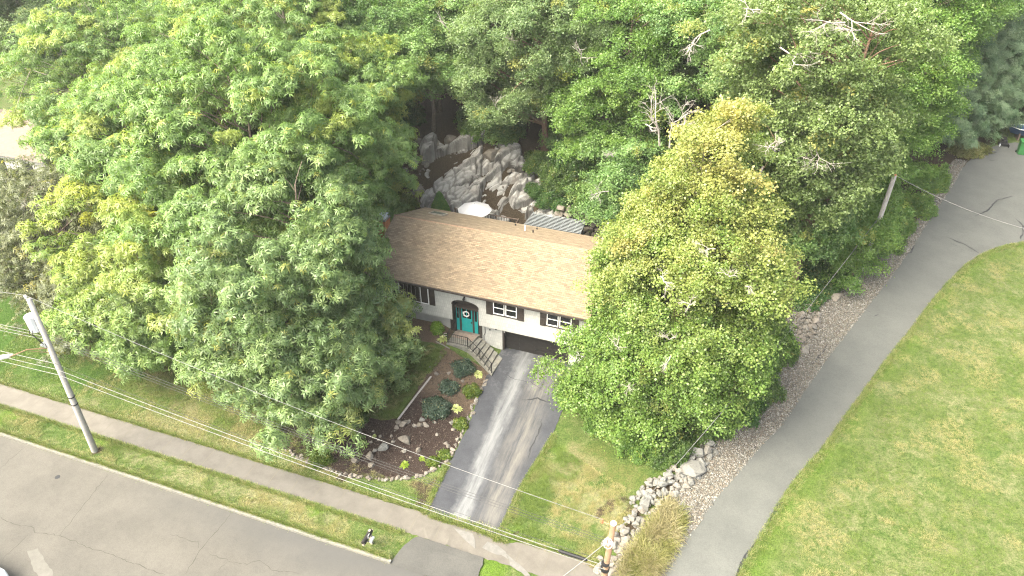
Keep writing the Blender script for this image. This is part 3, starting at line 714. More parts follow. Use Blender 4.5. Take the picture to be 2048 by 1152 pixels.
for i, (pts, w) in enumerate([([(1950, 433), (1975, 422), (1992, 402), (2025, 393)], .12), ([(2030, 437), (2044, 450), (2046, 465), (2040, 480)], .12), ([(1895, 476), (1930, 490), (1962, 510)], .09), ([(1900, 487), (1915, 493)], .07),
    ([(1655, 690), (1645, 705), (1625, 728)], .16), ([(1828, 490), (1822, 505), (1810, 510)], .10), ([(1780, 545), (1750, 572)], .06),
    ([(1735, 622), (1741, 625)], .14), ([(1748, 633), (1757, 630)], .14), ([(1566, 1000), (1545, 1030), (1535, 1052)], .16), ([(1497, 1100), (1480, 1135), (1470, 1155)], .18), ([(1510, 1085), (1495, 1110)], .10), ([(1985, 306), (1995, 306)], .3), ([(1978, 321), (1988, 322)], .3)]):
    ribbon(mb, [G(*q) for q in pts], w, .045, H, .02, i + 30)
struct(obj('lane_tar_lines', mb, M['tar']))
mb = MB()
for i, (pts, w) in enumerate([([(1045, 800), (1075, 798), (1100, 806)], .10), ([(1085, 840), (1075, 870), (1060, 900), (1055, 918)], .07), ([(1005, 745), (1030, 760), (1060, 765), (1090, 782)], .04)]):
    ribbon(mb, [G(*q) for q in pts], w, .041, H, .03, i + 50)
struct(obj('driveway_cracks', mb, M['tar']))

M['pale_tar'] = noisy('pale_worn_asphalt', (.108, .104, .094), (.136, .131, .119), 3, .95, .2, 30)
drape('street_stain', [st(*q) for q in [(55, 1102), (75, 1098), (88, 1118), (100, 1135), (108, 1156), (78, 1156), (62, 1128)]], .006, M['pale_tar'], .3, .03, zf=street_z, seed=61)
vc = st(115, 954); tag(obj('valve_cover', MB().tube([(vc[0], vc[1], ZST - .02), (vc[0], vc[1], ZST + .008)], .15, 14), M['tar'], origin=(vc[0], vc[1], ZST)), 'small round dark cover set in the street at lower left', 'valve cover')
# ------------------------------------------------------------------ the house
ZE, ZR, YF, YR, YB = 4.823, 6.76, -0.80, 4.126, 9.052
XL, XR = -9.754, 6.15
WY, LY = -0.35, 0.0
house = thing('house', 'pale shingled raised ranch house with brown asphalt roof and teal front door', 'house', (-1.8, 0, 0))
sl_ = math.hypot(YR - YF, ZR - ZE)
mb = MB()
def roof_slab(mb, ya, za, yb, zb, flip):
    th = .13
    pts = [(XL, ya, za), (XR, ya, za), (XR, yb, zb), (XL, yb, zb)]
    uv = [(XL, 0), (XR, 0), (XR, sl_), (XL, sl_)]
    if flip: pts = pts[::-1]; uv = uv[::-1]
    mb.quad(pts, uv)
    lo = [(p[0], p[1], p[2] - th) for p in pts]
    mb.quad(lo[::-1])
    for i in range(4):
        a, b, c, d = lo[i], lo[(i + 1) % 4], pts[(i + 1) % 4], pts[i]; mb.quad([a, b, c, d])
roof_slab(mb, YF, ZE, YR, ZR, False); roof_slab(mb, YB, ZE, YR, ZR, True)
roof = obj('roof', mb, M['roof'], house)
# overlapping courses: thin real steps so the courses catch light
mb = MB(); nrow = 34
for side in (0, 1):
    ya, yb = (YF, YR) if side == 0 else (YB, YR)
    for k in range(nrow):
        t0, t1 = k / nrow, (k + .97) / nrow
        y0, z0, y1, z1 = ya + (yb - ya) * t0, ZE + (ZR - ZE) * t0 + .022, ya + (yb - ya) * t1, ZE + (ZR - ZE) * t1 + .006
        p = [(XL - .01, y0, z0), (XR + .01, y0, z0), (XR + .01, y1, z1), (XL - .01, y1, z1)]; uv = [(XL, sl_ * t0), (XR, sl_ * t0), (XR, sl_ * t1), (XL, sl_ * t1)]
        q = [(XL - .01, y0, z0 - .02), (XR + .01, y0, z0 - .02), (XR + .01, y0, z0), (XL - .01, y0, z0)]
        if side: p, uv, q = p[::-1], uv[::-1], q[::-1]
        mb.quad(p, uv); mb.quad(q)
obj('shingles', mb, M['roof'], roof)
mb = MB(); mb.tube([(XL - .02, YR, ZR + .0), (XR + .02, YR, ZR + .0)], .055, 6); M['ridge'] = noisy('ridge_cap', (.22, .145, .10), (.30, .20, .14), 8, .95, .2, 30)
obj('ridge_cap', mb, M['ridge'], roof)
# fascia, gutter, soffit
mb = MB().box(XL, XR, YF - .09, YF - .002, ZE - .15, ZE - .03); obj('gutter', mb, M['brown_trim'], house)
mb = MB().box(XL + .02, XR - .02, YF + .02, WY + .1, ZE - .20, ZE - .16); obj('soffit', mb, M['offwhite'], house)
obj('soffit', MB().box(XL + .02, XR - .02, 8.6, YB - .03, ZE - .2, ZE - .16), M['offwhite'], house)
for x0 in (XL + .002, XR - .042):
    mb = MB()
    for s in (0, 1):
        ya, yb = (YF, YR) if s == 0 else (YB, YR)
        p = [(ya, ZE - .14), (yb, ZR - .14), (yb, ZR - .30), (ya, ZE - .30)]
        mb.quad([(x0, a, b) for a, b in p]); mb.quad([(x0 + .04, a, b) for a, b in reversed(p)])
        mb.quad([(x0, ya, ZE - .30), (x0 + .04, ya, ZE - .30), (x0 + .04, yb, ZR - .30), (x0, yb, ZR - .30)])
    obj('rake_board', mb, M['brown_trim'], house)
# upper front wall with arched entry opening
A0, A1, AS, AT, ZB, ZW = -3.52, -1.57, 3.40, 3.86, 2.03, ZE - .17
WL, WR = -9.45, 5.9
mb = MB()
def fq(x0, x1, z0, z1, y=WY): mb.quad([(x0, y, z0), (x1, y, z0), (x1, y, z1), (x0, y, z1)])
fq(WL, A0, ZB, ZW); fq(A1, WR, ZB, ZW)
na = 16; cx_ = (A0 + A1) / 2; ha = (A1 - A0) / 2
def arch(i): a = math.pi * (1 - i / na); return cx_ + ha * math.cos(a), AS + (AT - AS) * (max(0, math.sin(a)) ** .8)
for i in range(na):
    (xa, za), (xb, zb) = arch(i), arch(i + 1); mb.quad([(xa, WY, za), (xb, WY, zb), (xb, WY, ZW), (xa, WY, ZW)])
mb.quad([(WL, WY, ZB), (WL, LY + .02, ZB), (A0, LY + .02, ZB), (A0, WY, ZB)]); mb.quad([(A1, WY, ZB), (A1, LY + .02, ZB), (WR, LY + .02, ZB), (WR, WY, ZB)])   # underside
for x0, s in ((WL, 1), (WR, -1)):        # gable ends
    p = [(x0, WY, ZB), (x0, 8.6, ZB), (x0, 8.6, ZW), (x0, YR, ZR - .18), (x0, WY, ZW)]
    mb.quad(p if s < 0 else p[::-1])
mb.quad([(WR, 8.6, ZB), (WL, 8.6, ZB), (WL, 8.6, ZW), (WR, 8.6, ZW)])
obj('upper_wall', mb, M['siding'], house)
mb = MB()
def lq(x0, x1, z0, z1): mb.quad([(x0, LY, z0), (x1, LY, z0), (x1, LY, z1), (x0, LY, z1)])
lq(A1 + .02, 0, -.15, ZB); lq(4.75, 5.85, -.15, ZB); lq(0, 4.75, 1.78, ZB)
mb.quad([(5.85, LY, -.15), (5.85, 8.5, -.15), (5.85, 8.5, ZB), (5.85, LY, ZB)])
obj('lower_wall', mb, M['siding'], house)
M['found'] = noisy('painted_foundation', (.30, .30, .28), (.36, .355, .34), 3, .9, .2, 30)
mb = MB(); mb.quad([(-9.4, LY, -.2), (A0 - .1, LY, -.2), (A0 - .1, LY, ZB), (-9.4, LY, ZB)]); mb.quad([(-9.4, 8.5, -.2), (-9.4, LY, -.2), (-9.4, LY, ZB), (-9.4, 8.5, ZB)]); mb.quad([(5.85, 8.5, -.2), (-9.4, 8.5, -.2), (-9.4, 8.5, ZB), (5.85, 8.5, ZB)])
obj('foundation', mb, M['found'], house)
# garage recess + door
mb = MB().box(-.0, .14, .004, .5, -.1, 1.78).box(4.61, 4.75, .004, .5, -.1, 1.78).box(.14, 4.61, .004, .5, 1.66, 1.78); obj('garage_frame', mb, M['brown_trim'], house)
gd = thing('g', '', '') if False else None
mb = MB(); W_ = 4.47; x0 = .14
for r_ in range(4):
    za, zb = .0 + r_ * .415, .0 + r_ * .415 + .405
    mb.box(x0, x0 + W_, .30, .36, za, zb)
    for c in range(4):
        xa = x0 + .10 + c * (W_ / 4); xb = xa + W_ / 4 - .20
        mb.box(xa, xb, .282, .302, za + .07, zb - .07)
gdoor = obj('garage_door', mb, M['dark_brown'], house); gdoor['label'] = 'dark brown sectional garage door with square panels'
mb = MB().box(x0 + W_ * .5 - .06, x0 + W_ * .5 + .06, .24, .30, .45, .49); obj('handle', mb, M['black'], gdoor)
# entry recess
mb = MB(); dy = .30
for i in range(na):
    (xa, za), (xb, zb) = arch(i), arch(i + 1); mb.quad([(xa, WY + .001, za - .001), (xa, dy, za - .001), (xb, dy, zb - .001), (xb, WY + .001, zb - .001)])
    # moulding strip on the face
    def outp(q): return (cx_ + (q[0] - cx_) * 1.035, AS + (q[1] - AS) * 1.07)
    (xc, zc), (xd, zd) = outp(arch(i)), outp(arch(i + 1)); mb.quad([(xa, WY - .02, za), (xb, WY - .02, zb), (xd, WY - .02, zd), (xc, WY - .02, zc)])
mb.box(A0 - .0, A0 + .07, WY - .02, dy, ZB - .02, AS); mb.box(A1 - .07, A1 + .0, WY - .02, dy, ZB - .02, AS)
mb.box(-3.86, A0 + .07, -.03, dy, .5, ZB - .02); mb.box(A1 - .07, -1.48, -.03, dy, .3, ZB - .02)
mb.box(A0 + .07, A1 - .07, -.16, dy, 3.02, 3.16)                 # header
mb.box(A0 + .07, A1 - .07, .22, dy, .785, AT)                    # back panel
mb.box(-3.22, -3.08, .12, .22, .80, 3.02); mb.box(-2.24, -2.10, .12, .22, .80, 3.02)
obj('entry_surround', mb, M['brown_trim'], house)
mb = MB().box(-3.06, -2.26, .13, .21, .83, 2.95)
door = obj('front_door', mb, M['teal'], house); door['label'] = 'teal front door with glazed top hung with a wreath'
mb = MB()
for xa, xb in ((-2.98, -2.70), (-2.63, -2.34)): mb.box(xa, xb, .118, .131, 2.02, 2.78)
obj('glass', mb, M['glass'], door)
mb = MB()
for xa, xb in ((-2.98, -2.69), (-2.63, -2.34)): mb.box(xa, xb, .116, .131, .98, 1.80)
obj('door_panel', mb, M['teal'], door)
obj('door_handle', MB().box(-2.36, -2.30, .08, .13, 1.66, 1.78), M['black'], door)
for xa, xb in ((-3.43, -3.23), (-2.09, -1.88)):
    s_ = obj('sidelight', MB().box(xa - .02, xb + .03, .13, .21, .83, 2.98), M['teal'], house)
    obj('glass', MB().box(xa + .03, xb - .02, .118, .132, 1.90, 2.88), M['glass'], s_)
obj('door_sill', MB().box(A0 + .1, A1 - .1, -.05, .13, .785, .83), M['tan_stone'], house)
# windows
def window(name, units, z0, z1, trim=.10, frame_m='white', grid=None, label=None):
    xa, xb = units[0][0], units[-1][1]
    mb = MB().box(xa - .06, xb + .06, WY - .035, WY + .01, z0 - trim - .02, z0 - .012).box(xa - .06, xa - .012, WY - .034, WY + .01, z0 - .012, z1 + .012).box(xb + .012, xb + .06, WY - .034, WY + .01, z0 - .012, z1 + .012).box(xa - .06, xb + .06, WY - .035, WY + .01, z1 + .012, z1 + .06)
    t = obj(name, mb, M['brown_trim'], house)
    if label: t['label'] = label
    fw = .055
    for (a, b) in units:
        f = MB(); g = MB()
        f.box(a, a + fw, WY - .05, WY, z0, z1).box(b - fw, b, WY - .05, WY, z0, z1).box(a + fw, b - fw, WY - .05, WY, z0, z0 + fw + .015).box(a + fw, b - fw, WY - .05, WY, z1 - fw, z1)
        f.box(a + fw, b - fw, WY - .043, WY, (z0 + z1) / 2 - .03, (z0 + z1) / 2 + .03)
        g.box(a + fw, b - fw, WY - .02, WY - .004, z0 + fw, z1 - fw)
        obj('frame', f, M[frame_m], t); obj('pane', g, M['glass'], t)
    for i in range(len(units) - 1): mb = MB().box(units[i][1], units[i + 1][0], WY - .045, WY, z0, z1); obj('mullion', mb, M['brown_trim'], t)
    return t
w1 = window('window', [(-.49, .31), (.38, 1.17)], 3.37, 4.42, label='twin white framed window nearer the front door')
w2 = window('window', [(3.24, 4.03), (4.10, 4.90)], 3.37, 4.42, label='twin white framed window over the garage')
w0 = window('window', [(-5.84, -5.22), (-8.05, -7.43)], 2.95, 4.42, label='picture window with muntins between side sashes')
f = MB(); f.box(-7.40, -5.87, WY - .05, WY, 2.95, 3.01).box(-7.40, -5.87, WY - .05, WY, 4.36, 4.42)
for i in range(6): x = -7.40 + i * 1.49 / 5; f.box(x, x + .035, WY - .045, WY, 3.01, 4.36)
for k in (1, 2, 3): f.box(-7.38, -5.88, WY - .04, WY, 3.01 + k * .34, 3.035 + k * .34)
obj('muntin', f, M['white'], w0); obj('pane', MB().box(-7.37, -5.9, WY - .02, WY - .004, 3.0, 4.38), M['glass'], w0)
def shutter(a, b, z0, z1):
    mb = MB().box(a, b, WY - .04, WY - .005, z0, z1); m = (z0 + z1) / 2
    for u, v in ((z0 + .07, m - .04), (m + .04, z1 - .07)):
        k = int((v - u) / .05)
        for i in range(k): mb.box(a + .06, b - .06, WY - .052, WY - .038, u + i * .05, u + i * .05 + .03)
    obj('shutter', mb, M['brown_trim'], house)
for a, b, z0 in ((-1.0, -.56, 3.22), (1.24, 1.67, 3.22), (2.78, 3.17, 3.22), (4.97, 5.38, 3.22), (-5.18, -4.76, 2.93), (-8.55, -8.12, 2.93)): shutter(a, b, z0, 4.44)
# wall lamp above the door, spigot pipe, vents, downspout
mb = MB().box(-2.60, -2.50, WY - .03, WY, 4.12, 4.32).tube([(-2.55, WY - .03, 4.26), (-2.55, WY - .16, 4.30), (-2.55, WY - .18, 4.22)], .02, 5)
lampb = obj('wall_lamp', mb, M['black'], house)
mb = MB(); mb.tube([(-2.55, WY - .18, 4.22), (-2.55, WY - .18, 4.16), (-2.55, WY - .18, 3.98)], [.05, .09, .07], 8); obj('lamp_shade', mb, M['black'], lampb)
mb = MB(); mb.tube([(-1.26, -.03, 1.98), (-1.26, -.03, 1.2), (-1.36, -.03, .95), (-1.36, -.03, .3)], .022, 6); obj('pipe', mb, M['black'], house)
obj('vent_hood', MB().box(-.52, -.36, -.05, 0.0, 1.70, 1.80), M['black'], house); obj('outlet', MB().tube([(-.9, -.06, 1.58), (-.9, 0, 1.58)], .045, 8), M['black'], house)
mb = MB().box(.14, .20, -.06, .10, 1.62, 1.74); obj('sensor', mb, M['white'], house)
# chimney
mb = MB().box(-10.45, -9.82, 2.75, 3.5, -.2, 6.95); ch = obj('chimney', mb, M['brickwork'], house)
obj('flashing', MB().box(-10.5, -9.77, 2.70, 3.55, 6.95, 7.03), M['old_concrete'], ch)
obj('chimney_cap', MB().box(-10.36, -9.9, 2.85, 3.4, 7.03, 7.12).box(-10.42, -9.85, 2.78, 3.46, 7.26, 7.30).box(-10.3, -10.26, 2.9, 2.94, 7.12, 7.26).box(-9.99, -9.95, 3.3, 3.34, 7.12, 7.26).box(-10.3, -10.26, 3.3, 3.34, 7.12, 7.26).box(-9.99, -9.95, 2.9, 2.94, 7.12, 7.26), M['dull_metal'], ch)
# rear slope things
def rz(y): return ZR - (y - YR) * (ZR - ZE) / (YB - YR)
mb = MB(); 
for (xa, xb, ya, yb, t0, t1) in ((-8.35, -7.15, 6.75, 7.65, -.02, .14),):
    P = [(xa, ya, rz(ya) + t0), (xb, ya, rz(ya) + t0), (xb, yb, rz(yb) + t0), (xa, yb, rz(yb) + t0)]; Q = [(p[0], p[1], p[2] + t1) for p in P]
    for i in range(4): mb.quad([P[i], P[(i + 1) % 4], Q[(i + 1) % 4], Q[i]])
    mb.quad(Q)
M['skyframe'] = mat('skylight_frame', (.40, .36, .30), .6); M['skyglass'] = mat('skylight_glass', (.14, .16, .13), .2, 0, .6)
skl = obj('skylight', mb, M['skyframe'], roof)
P = [(-8.27, 6.82, rz(6.82) + .135), (-7.23, 6.82, rz(6.82) + .135), (-7.23, 7.58, rz(7.58) + .135), (-8.27, 7.58, rz(7.58) + .135)]
mb = MB(); mb.quad(P); obj('pane', mb, M['skyglass'], skl)
for px, py, m_, hh, rr_ in ((1050, 462, 'white', .42, .06), (1066, 466, 'black', .25, .05), (1031, 451, 'black', .12, .07), (1074, 459, 'black', .12, .06)):
    q = at_z(px, py, 5.3)
    for _ in range(6): q = at_z(px, py, rz(q[1]))
    mb = MB(); mb.tube([(q[0], q[1], q[2] - .05), (q[0], q[1], q[2] + hh)], rr_, 8)
    obj('vent_pipe', mb, M[m_], roof)

# wreath on the door: hangs there, a thing of its own
wr = MB(); rr0 = random.Random(3)
for i in range(90):
    a = rr0.uniform(1.2, 5.9); rad = .20 + rr0.gauss(0, .025); c = Vector((-2.68 + rad * math.cos(a), .085 + rr0.gauss(0, .015), 2.42 + rad * math.sin(a)))
    d = Vector((rr0.gauss(0, 1), rr0.gauss(0, .6), rr0.gauss(0, 1))).normalized(); e = d.orthogonal().normalized()
    wr.quad([c - d * .05, c + e * .03, c + d * .05, c - e * .03])
ring = [(-2.68 + .20 * math.cos(a / 12 * 6.2832), .10, 2.42 + .20 * math.sin(a / 12 * 6.2832)) for a in range(13)]; wr.tube(ring, .035, 5)
M['wreath'] = noisy('wreath_white', (.62, .56, .53), (.80, .78, .76), 30, .9, 0)
tag(obj('wreath', wr, M['wreath'], origin=(-2.68, .09, 2.42)), 'round white wreath hanging on the teal front door', 'wreath')

# ------------------------------------------------------------------ entry steps and railing
steps = thing('entry_steps', 'weathered concrete landing and curving steps down to the driveway', 'steps', (-2, -1, 0))
mb = MB().prism([(-3.58, -1.48), (-2.0, -1.48), (-1.78, -.02), (-3.58, -.02)], -.3, .785); obj('landing', mb, M['old_concrete'], steps)
mb = MB().prism([(-3.5, -.72), (-1.95, -.72), (-1.84, -.04), (-3.5, -.04)], .785, .80); M['brickpave'] = noisy('red_paver', (.20, .15, .12), (.27, .215, .18), 6, .9, .2, 30); obj('threshold_mat', mb, M['brickpave'], steps)
oc = [(-2.0, -1.48), (-1.64, -1.60), (-1.28, -1.76), (-.92, -1.96), (-.55, -2.18), (-.18, -2.42), (.18, -2.66)]
ic = [(-1.78, -.02), (-1.46, -.06), (-1.14, -.14), (-.82, -.26), (-.48, -.42), (-.12, -.60), (.30, -.86)]
for k in range(6):
    z1 = .785 - .131 * (k + 1) + .02
    mb = MB().prism([oc[k], oc[k + 1], ic[k + 1], ic[k]], -.3, z1)
    mb.prism([(oc[k][0] - .0, oc[k][1] - .03), (oc[k + 1][0] + .03, oc[k + 1][1] - .03), (ic[k + 1][0] + .03, ic[k + 1][1]), (ic[k][0], ic[k][1])], z1 + .001, z1 + .03) if False else None
    obj('step', mb, M['old_concrete'] if k % 2 else M['old_concrete'], steps)
rail = thing('stair_railing', 'black metal stair railing along the landing and curved steps', 'railing', (-2, -1.4, .785))
posts = [(-3.5, -.15, .785), (-3.5, -1.38, .785), (-2.02, -1.40, .785), (-.95, -1.86, .42), (.12, -2.50, .03)]
for p in posts[1:]: obj('post', MB().tube([(p[0], p[1], p[2] - .02), (p[0], p[1], p[2] + .88)], .032, 6), M['black'], rail)
mb = MB(); mb.tube([(p[0], p[1], p[2] + .85) for p in posts], .024, 6); obj('top_rail', mb, M['black'], rail)
mb = MB(); mb.tube([(p[0], p[1], p[2] + .12) for p in posts], .016, 6); obj('bottom_rail', mb, M['black'], rail)
for i in range(len(posts) - 1):
    a, b = Vector(posts[i]), Vector(posts[i + 1]); k = int((b - a).length / .145)
    for j in range(1, k):
        p = a.lerp(b, j / k); obj('baluster', MB().tube([p + Vector((0, 0, .12)), p + Vector((0, 0, .85))], .012, 4, cap=False), M['black'], rail)
# small black pot hook / hose loop beside the landing
mb = MB(); mb.tube([(-3.85 + .13 * math.cos(a), -.95 + .13 * math.sin(a), float(H(-3.85, -.95)) + .25) for a in [i * .5236 for i in range(13)]], .022, 5); mb.tube([(-3.72, -.95, float(H(-3.85, -.95)) - .1), (-3.72, -.95, float(H(-3.85, -.95)) + .27)], .025, 5)
tag(obj('plant_ring', mb, M['dead_wood'], origin=(-3.85, -.95, float(H(-3.85, -.95)))), 'pale ring stand in the dark mulch by the landing corner', 'garden ornament')

# ------------------------------------------------------------------ back yard: deck, umbrella, lattice, retaining wall, ledge
def gh(x, y): return float(H(x, y))
dk = thing('deck', 'dark timber back deck with a railing below the rock ledge', 'deck', (-5, 11, 1.4))
mb = MB()
for i in range(22): mb.box(-9.0, -3.2, 9.3 + i * .17, 9.3 + i * .17 + .155, 1.9, 1.94)
mb.box(-8.9, -3.3, 9.4, 9.5, 1.4, 1.9); mb.box(-8.9, -3.3, 12.8, 12.9, 1.3, 1.9)
obj('deck_boards', mb, M['mulch_wood'], dk)
mb = MB().box(-9.0, -3.2, 12.95, 13.02, 2.78, 2.84).box(-9.0, -3.2, 12.97, 13.0, 2.08, 2.12); mb.box(-3.27, -3.2, 9.4, 12.95, 2.78, 2.84); obj('rail', mb, M['mulch_wood'], dk)
for i in range(40): x = -8.9 + i * .143; obj('baluster', MB().box(x, x + .04, 12.97, 13.0, 2.12, 2.78), M['black'], dk)
for x in (-9.0, -7.1, -5.2, -3.27): obj('post', MB().box(x, x + .08, 12.94, 13.02, 1.4, 2.9), M['mulch_wood'], dk)
uc = at_z(949, 414, 4.0)
um = thing('patio_umbrella', 'open white patio umbrella behind the roof ridge', 'umbrella', (uc[0], uc[1], 1.94))
mb = MB(); n = 8; rad = 1.42
top = (uc[0], uc[1], 4.28)
for i in range(n):
    a0, a1 = 2 * math.pi * (i + .3) / n, 2 * math.pi * (i + 1.3) / n; K = 4; am = (a0 + a1) / 2
    prev = None
    for k in range(K + 1):
        t_ = k / K; z = 4.28 - .52 * t_ ** 1.25
        def pt(a, s=1.0, dz=0): return (uc[0] + rad * t_ * math.cos(a) * s, uc[1] + rad * t_ * math.sin(a) * s, z + dz)
        row = [pt(a0), pt(am, .955, -.035 * t_), pt(a1)]
        if prev:
            for j in range(2): mb.quad([prev[j], row[j], row[j + 1], prev[j + 1]])
        prev = row
cano = obj('canopy', mb, M['canvas'], um)
mb = MB()
for i in range(n): a0 = 2 * math.pi * (i + .3) / n; mb.tube([(uc[0], uc[1], 4.25), (uc[0] + rad * math.cos(a0), uc[1] + rad * math.sin(a0), 3.735)], .012, 4)
obj('rib', mb, M['grey_metal'], um)
obj('pole', MB().tube([(uc[0], uc[1], 1.95), (uc[0], uc[1], 4.33)], .025, 8), M['grey_metal'], um)
obj('base', MB().tube([(uc[0], uc[1], 1.94), (uc[0], uc[1], 2.02), (uc[0], uc[1], 2.06)], [.26, .25, .05], 14), M['rubber'], um)
# slatted lattice roof on posts
pz = 3.45
c4 = [at_z(*q, pz) for q in ((1048, 449), (1159, 469), (1171, 443), (1067, 425))]
pg = thing('pergola', 'grey slatted pergola roof behind the right half of the house', 'pergola', (c4[0][0], c4[0][1], 1.4))
def L4(u, v): a = c4[0] + (c4[1] - c4[0]) * u; b = c4[3] + (c4[2] - c4[3]) * u; return a + (b - a) * v
for i in range(11):
    a, b = L4(-.01, i / 10), L4(1.01, i / 10); obj('slat', MB().tube([tuple(a), tuple(b)], .034, 4), M['grey_metal'], pg)
for i in range(9):
    a, b = L4(i / 8, -.02), L4(i / 8, 1.02); a[2] -= .05; b[2] -= .05; obj('crossbar', MB().tube([tuple(a), tuple(b)], .024, 4), M['grey_metal'], pg)
M['shade'] = mat('dark_shade_cloth', (.012, .013, .013), .95)  # black sheet added below the slats, standing in for shade in the gaps
mb = MB(); mb.quad([tuple(L4(u, v) - np.array([0, 0, .16])) for u, v in ((0, 0), (1, 0), (1, 1), (0, 1))]); mb.quad([tuple(L4(u, v) - np.array([0, 0, .18])) for u, v in ((0, 1), (1, 1), (1, 0), (0, 0))]); obj('shade_cloth', mb, M['shade'], pg)
for u, v in ((.02, .02), (.98, .02), (.98, .98), (.02, .98)):
    p = L4(u, v); obj('post', MB().tube([(p[0], p[1], gh(p[0], p[1]) - .05), (p[0], p[1], pz - .05)], .04, 6), M['grey_metal'], pg)
M['dark_paver'] = noisy('dark_pavers', (.018, .018, .018), (.035, .034, .032), 4, .9, .2, 20)  # patio paving coloured near black for the shade seen between pergola slats
drape('patio', [(-3.1, 9.3), (6.1, 9.3), (6.1, 14.0), (-3.1, 14.0)], .03, M['dark_paver'], .5, zf=lambda x, y: np.maximum(H(x, y), 1.4) + .02, seed=41)
# block retaining wall
bl = thing('retaining_wall', 'dry stone retaining wall of squared blocks behind the pergola', 'wall', (2, 14.2, 1.4))
rr0 = random.Random(12)
def stone_mb(mb, c, s, seed, cuts=7):
    """rough faceted stone: a subdivided cube pushed towards random cutting planes"""
    r = random.Random(seed); import itertools
    N = 4; pts = {}; pl = []
    for _ in range(cuts):
        d = Vector((r.gauss(0, 1), r.gauss(0, 1), r.gauss(0, 1))).normalized(); pl.append((d, r.uniform(.45, .82)))
    idx = {}
    def vert(p):
        k = tuple(round(q, 4) for q in p)
        if k in idx: return idx[k]
        v = Vector(p); l = v.length; v = v.normalized() * (l * .45 + .55)
        for d, h_ in pl:
            t_ = v.dot(d)
            if t_ > h_: v = v - d * (t_ - h_)
        v = Vector((v.x * s[0], v.y * s[1], v.z * s[2])) + Vector(c)
        mb.v.append(tuple(v)); idx[k] = len(mb.v) - 1; return idx[k]
    for ax in range(3):
        for sg in (-1, 1):
            for i in range(N):
                for j in range(N):
                    q = []
                    for di, dj in ((0, 0), (1, 0), (1, 1), (0, 1)):
                        a, b = -1 + 2 * (i + di) / N, -1 + 2 * (j + dj) / N
                        p = [0, 0, 0]; p[ax] = sg; p[(ax + 1) % 3] = a; p[(ax + 2) % 3] = b; q.append(vert(p))
                    if sg < 0: q = q[::-1]
                    mb.f.append(tuple(q)); mb.uv += [(0, 0)] * 4
    return mb
mb = MB()
for row in range(5):
    x = -.4 + rr0.uniform(-.3, 0)
    while x < 6.5:
        w = rr0.uniform(.35, .95)
        stone_mb(mb, (x + w / 2, 14.3 + row * .10 + rr0.uniform(-.05, .05), 1.75 + row * .46), (w / 2 * 1.05, .38, .25), rr0.random(), 5); x += w
obj('blocks', mb, M['tan_stone'], bl)

# rock ledge: faceted height field with cracks, real relief
def ledge(name, label, x0, x1, y0, y1, seed, res=.075, amp=1.0, zoff=.0, shape=None):
    nx_, ny_ = int((x1 - x0) / res), int((y1 - y0) / res)
    X, Y = np.meshgrid(np.linspace(x0, x1, nx_), np.linspace(y0, y1, ny_)); r = np.random.default_rng(seed)
    wx = X + .5 * (vnoise(X, Y, 1.6, seed) - .5) + .25 * (vnoise(X, Y, .5, seed + 2) - .5); wy = Y + .5 * (vnoise(X, Y, 1.6, seed + 1) - .5) + .25 * (vnoise(X, Y, .5, seed + 3) - .5)
    Z = np.zeros_like(X); crack = np.zeros_like(X)
    for (cell, sx, rot_, a, tilt) in ((2.6, 1.9, .75, .95, .9), (1.0, 2.2, .85, .36, 1.2), (.40, 2.2, .7, .17, 1.2)):
        c, s = math.cos(rot_), math.sin(rot_); U = (wx * c + wy * s) / (cell * sx); Vv = (-wx * s + wy * c) / cell
        iu, iv = np.floor(U).astype(int), np.floor(Vv).astype(int); d1 = np.full(X.shape, 9.); d2 = np.full(X.shape, 9.); best = np.zeros_like(X)
        def hh(a_, b_, k): n_ = (a_ * 73856093 + b_ * 19349663 + k * 83492791 + seed * 7919) & 0x7fffffff; n_ = ((n_ ^ (n_ >> 13)) * 1274126177) & 0x7fffffff; return ((n_ >> 7) & 0xffff) / 65535.0
        for di in (-1, 0, 1):
            for dj in (-1, 0, 1):
                a_, b_ = iu + di, iv + dj; pu, pv = a_ + hh(a_, b_, 1), b_ + hh(a_, b_, 2); du, dv = U - pu, Vv - pv; d = np.hypot(du, dv)
                hgt = a * (hh(a_, b_, 3) - .5) * 2 + (du * (hh(a_, b_, 4) - .5) + dv * (hh(a_, b_, 5) - .65)) * tilt * cell
                nw = d < d1; d2 = np.where(nw, d1, np.minimum(d2, d)); best = np.where(nw, hgt, best); d1 = np.where(nw, d, d1)
        e = d2 - d1; cw = .035 / cell * 1.3
        ck = 1 - sst(e / (cw * 2.2 + .02)); Z += best - ck * min(.32, .22 * cell); crack = np.maximum(crack, ck * (1 if cell > .9 else .6))
    edge = shape(X, Y)
    base = H(X, Y)
    Z = base + zoff + (Z * .62 * amp + .30) * edge - (1 - edge) * .8
    V = np.stack([X.ravel(), Y.ravel(), Z.ravel()], 1); i0 = (np.arange(ny_ - 1)[:, None] * nx_ + np.arange(nx_ - 1)[None, :]).ravel()
    Q = np.stack([i0, i0 + 1, i0 + nx_ + 1, i0 + nx_], 1)
    o = fastmesh(name, V, Q, M['rock'], {'crack': crack.ravel()[Q].mean(1)}, None, (float((x0 + x1) / 2), float((y0 + y1) / 2), float(H((x0 + x1) / 2, (y0 + y1) / 2))))
    tag(o, label, 'rock'); return o
def shp(cx, cy, rx, ry, sd): return lambda X, Y: sst((1.15 - np.hypot((X - cx) / rx, (Y - cy) / ry) + .35 * (vnoise(X, Y, 1.5, sd) - .5)) / .22)
ledge('rock_ledge', 'big grey cracked bedrock ledge rising behind the white umbrella', -15, -2.0, 11.8, 21.2, 5, shape=shp(-8.4, 16.3, 5.3, 3.9, 8), zoff=.15)
